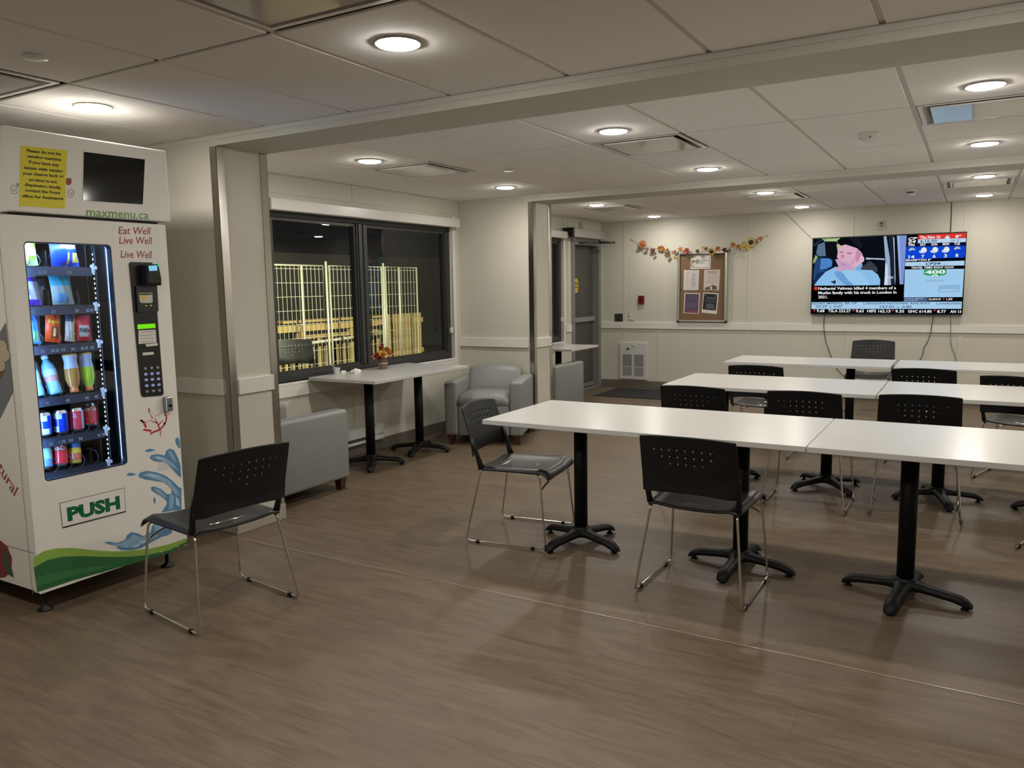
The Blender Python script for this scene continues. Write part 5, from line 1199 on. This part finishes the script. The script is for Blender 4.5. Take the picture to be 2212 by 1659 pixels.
p = at(723, 805, 2, TZ); c = Vector((p.x+.03, p.y, TZ)); c.x = max(c.x, -4.57); p = at(723, 808, 2, TZ)
c = Vector((max(p.x, -4.57), p.y, TZ))
r = thing('dessert_cup', 'small white cup with a spoon at the near end of the window table', 'cup', c)
b = B(); b.lathe([(.022, 0), (.0235, .003), (.030, .05), (.032, .052), (.0305, .053), (.0275, .044), (.001, .043)], c, 22); b.build('cup_body', mat('cup_white', (.66, .65, .63), .4), r, True)
b = B(); b.lathe([(.027, .0435), (.02, .047), (.001, .049)], c, 18); b.build('dessert', mat('dessert_brown', (.2, .11, .05), .6), r, True)
b = B(); s0 = c+Vector((0, .005, .045)); s1 = c+Vector((.0, -.075, .095)); b.tube([s0, s0.lerp(s1, .5), s1], [.003, .0028, .0045], 6); b.build('spoon', WHITEP, r, True)
def napkin(px, py, w_, h_, seed, label):
    p = at(px, py, 2, TZ); c = Vector((p.x, p.y, TZ)); rg = random.Random(seed); b = B(); b.smooth = False
    bmesh.ops.create_icosphere(b.bm, subdivisions=4, radius=1.)
    from mathutils import noise
    for v in b.bm.verts:
        n_ = noise.noise(v.co*1.7+Vector((seed*3.1, 0, 0)))*.45+abs(noise.noise(v.co*3.5+Vector((0, seed*2., 0))))*.4
        q = v.co*(.75+n_); v.co = Vector((q.x*w_*.5, q.y*w_*.75, max(-.0, (q.z+.25)*h_)))
    for f in b.bm.faces: f.smooth = True
    bmesh.ops.translate(b.bm, verts=b.bm.verts, vec=c+Vector((0, 0, .0005))); tag(b.build('crumpled_napkin', mat('napkin_white', (.72, .70, .66), .8)), label, 'napkin', 'crumpled napkins')
napkin(741, 807, .05, .022, 2, 'low crumpled white napkin next to the small cup')
napkin(767, 806, .075, .032, 5, 'larger crumpled white napkin on the vase side of the other napkin')

# ================================================================== outside in the dark
GZ = -.55
b = B(); b.box(-24, -8, GZ-.1, XW-.15, 30, GZ); o = struct('ground_outside', b, mat('dark_ground', (.03, .03, .03), .9, var=.3, scale=6), label='dark ground outside the window')
GALV = mat('galvanised_steel', (.5, .5, .42), .45, .3)
FX = -8.0
def fence(y0, y1, z1, label, posts, z0=None, tiltx=0.):
    z0 = z1-1.83 if z0 is None else z0; r = thing('mesh_fence', label, 'fence', (FX, (y0+y1)/2, z0), 0, 'temporary mesh fence panels')
    b = B(); L_ = [(FX, y0, z0), (FX, y0, z1), (FX+tiltx, y1, z1), (FX+tiltx, y1, z0)]; b.tube(L_+[L_[0]], .017, 8); b.build('frame', GALV, r, True)
    for q in posts: b = B(); b.tube([(FX+tiltx*(q-y0)/(y1-y0), q, z0), (FX+tiltx*(q-y0)/(y1-y0), q, z1)], .015, 8); b.build('post', GALV, r, True)
    b = B(); n = int((y1-y0)/.078)
    for i in range(1, n): y = y0+(y1-y0)*i/n; x = FX+tiltx*i/n; b.box(x-.003, y-.003, z0, x+.003, y+.003, z1)
    for k in range(1, 11): z = z1-.05-(k-1)*.19; b.tube([(FX, y0, z), (FX+tiltx, y1, z)], .004, 4, False) if z > z0 else None
    b.build('wire_mesh', GALV, r, True)
fence(6.05, 8.40, 1.80, 'mesh fence panel at the left in the window', [7.98])
fence(8.53, 9.69, 1.80, 'mesh fence panel behind the window mullion', [9.17])
fence(9.78, 10.59, 1.80, 'mesh fence panel in the right window pane', [10.13], z0=.28)
for y, lab in ((8.465, 'tall steel fence pole between two panels, left pane of the window'), (9.735, 'steel fence pole in the right pane of the window')):
    b = B(); b.cyl((FX, y, GZ), (FX, y, 1.86), .018, 10); tag(b.build('fence_pole', GALV), lab, 'pole', 'steel fence poles')
DECK = mat('deck_wood', (.55, .40, .16), .7, var=.2, scale=8, stretch=(1, .3, 6)); DX = -9.0
r = thing('deck_railing', 'pale wooden deck railing outside the big window', 'railing', (DX, 10., GZ))
for nm, z0, z1, x0, x1, y0, y1 in (('top_rail', .96, 1.0, -.12, .06, 8.5, 11.2), ('upper_board', .82, .92, -.02, .02, 8.2, 11.2), ('middle_board', .70, .76, -.02, .02, 9.0, 11.2), ('lower_board', .16, .24, -.02, .02, 8.2, 11.2)):
    b = B(); b.box(DX+x0, y0, z0, DX+x1, y1, z1, .004, 1); b.build(nm, DECK, r, True)
for i in range(20):
    y = 8.3+i*.145; b = B(); b.box(DX-.04, y-.02, .24, DX-.0, y+.02, .70 if i % 2 else .58); b.build('baluster', DECK, r, True)
for y in (8.93, 10.1, 11.15): b = B(); b.box(DX-.09, y-.05, GZ, DX-.0, y+.05, 1.0); b.build('rail_post', DECK, r, True)
b = B(); b.tube([(DX+.12, 8.2, .62), (DX+.12, 11.2, .70)], .024, 8)
for y in (8.9, 10.2): b.tube([(DX+.12, y, .645), (DX+.02, y, .62)], .012, 6)
b.build('handrail', mat('handrail_white', (.7, .68, .6), .4), r, True)
r = thing('picket_fence', 'pale wooden pickets behind the mesh in the right window pane', 'fence', (-8.7, 11.1, GZ))
for k in range(14): y = 10.62+k*.075; b = B(); b.box(-8.72, y-.022, GZ, -8.70, y+.022, 1.02, .003, 1); b.build('picket', DECK, r, True)
for z in (.3, .85): b = B(); b.box(-8.76, 10.55, z, -8.72, 11.7, z+.08); b.build('picket_rail', DECK, r, True)
b = B(); b.box(-12.0, 4, GZ, -11.8, 20, 2.2); tag(b.build('neighbour_wall', mat('dark_siding', (.045, .042, .04), .8, var=.2, scale=2, stretch=(1, 1, 14))), 'dark building side beyond the fence at night', 'building')
# the yard light under the outside eaves
r = thing('yard_light', 'floodlight on the outside wall above the window', 'light', (XW-.25, 7.4, 2.62))
b = B(); b.box(XW-.32, 7.3, 2.58, XW-.15, 7.5, 2.68, .01, 2); b.build('housing', BLACKM, r, True)
ld = bpy.data.lights.new('yard_lamp', 'SPOT'); ld.energy = 1500; ld.color = (1, .95, .64); ld.spot_size = rad(118); ld.spot_blend = .3; ld.shadow_soft_size = .06
lo = bpy.data.objects.new('lamp', ld); S.collection.objects.link(lo); lo.parent = r; lo.location = (-.1, 0, -.08)
lo.rotation_euler = (Vector((-1, .3, -.55))).to_track_quat('-Z', 'Y').to_euler()

# two chairs left outside on a low deck
DZ = .12
b = B()
for k in range(16): b.box(-7.35+k*.15, 4.5, DZ-.04, -7.205+k*.15, 9.6, DZ, .004, 1)
b.box(-7.35, 4.5, GZ, -7.25, 9.6, DZ-.04); b.box(-5.05, 4.5, GZ, -4.95, 9.6, DZ-.04)
struct('floor_deck', b, mat('deck_boards', (.12, .09, .055), .8, var=.2, scale=8), label='low wooden deck outside the window')
dup(c0, (-6.42, 6.30, DZ), rad(-122), 'black chair standing outside, seen through the left window pane', 'black stacking chairs with chrome sled legs')
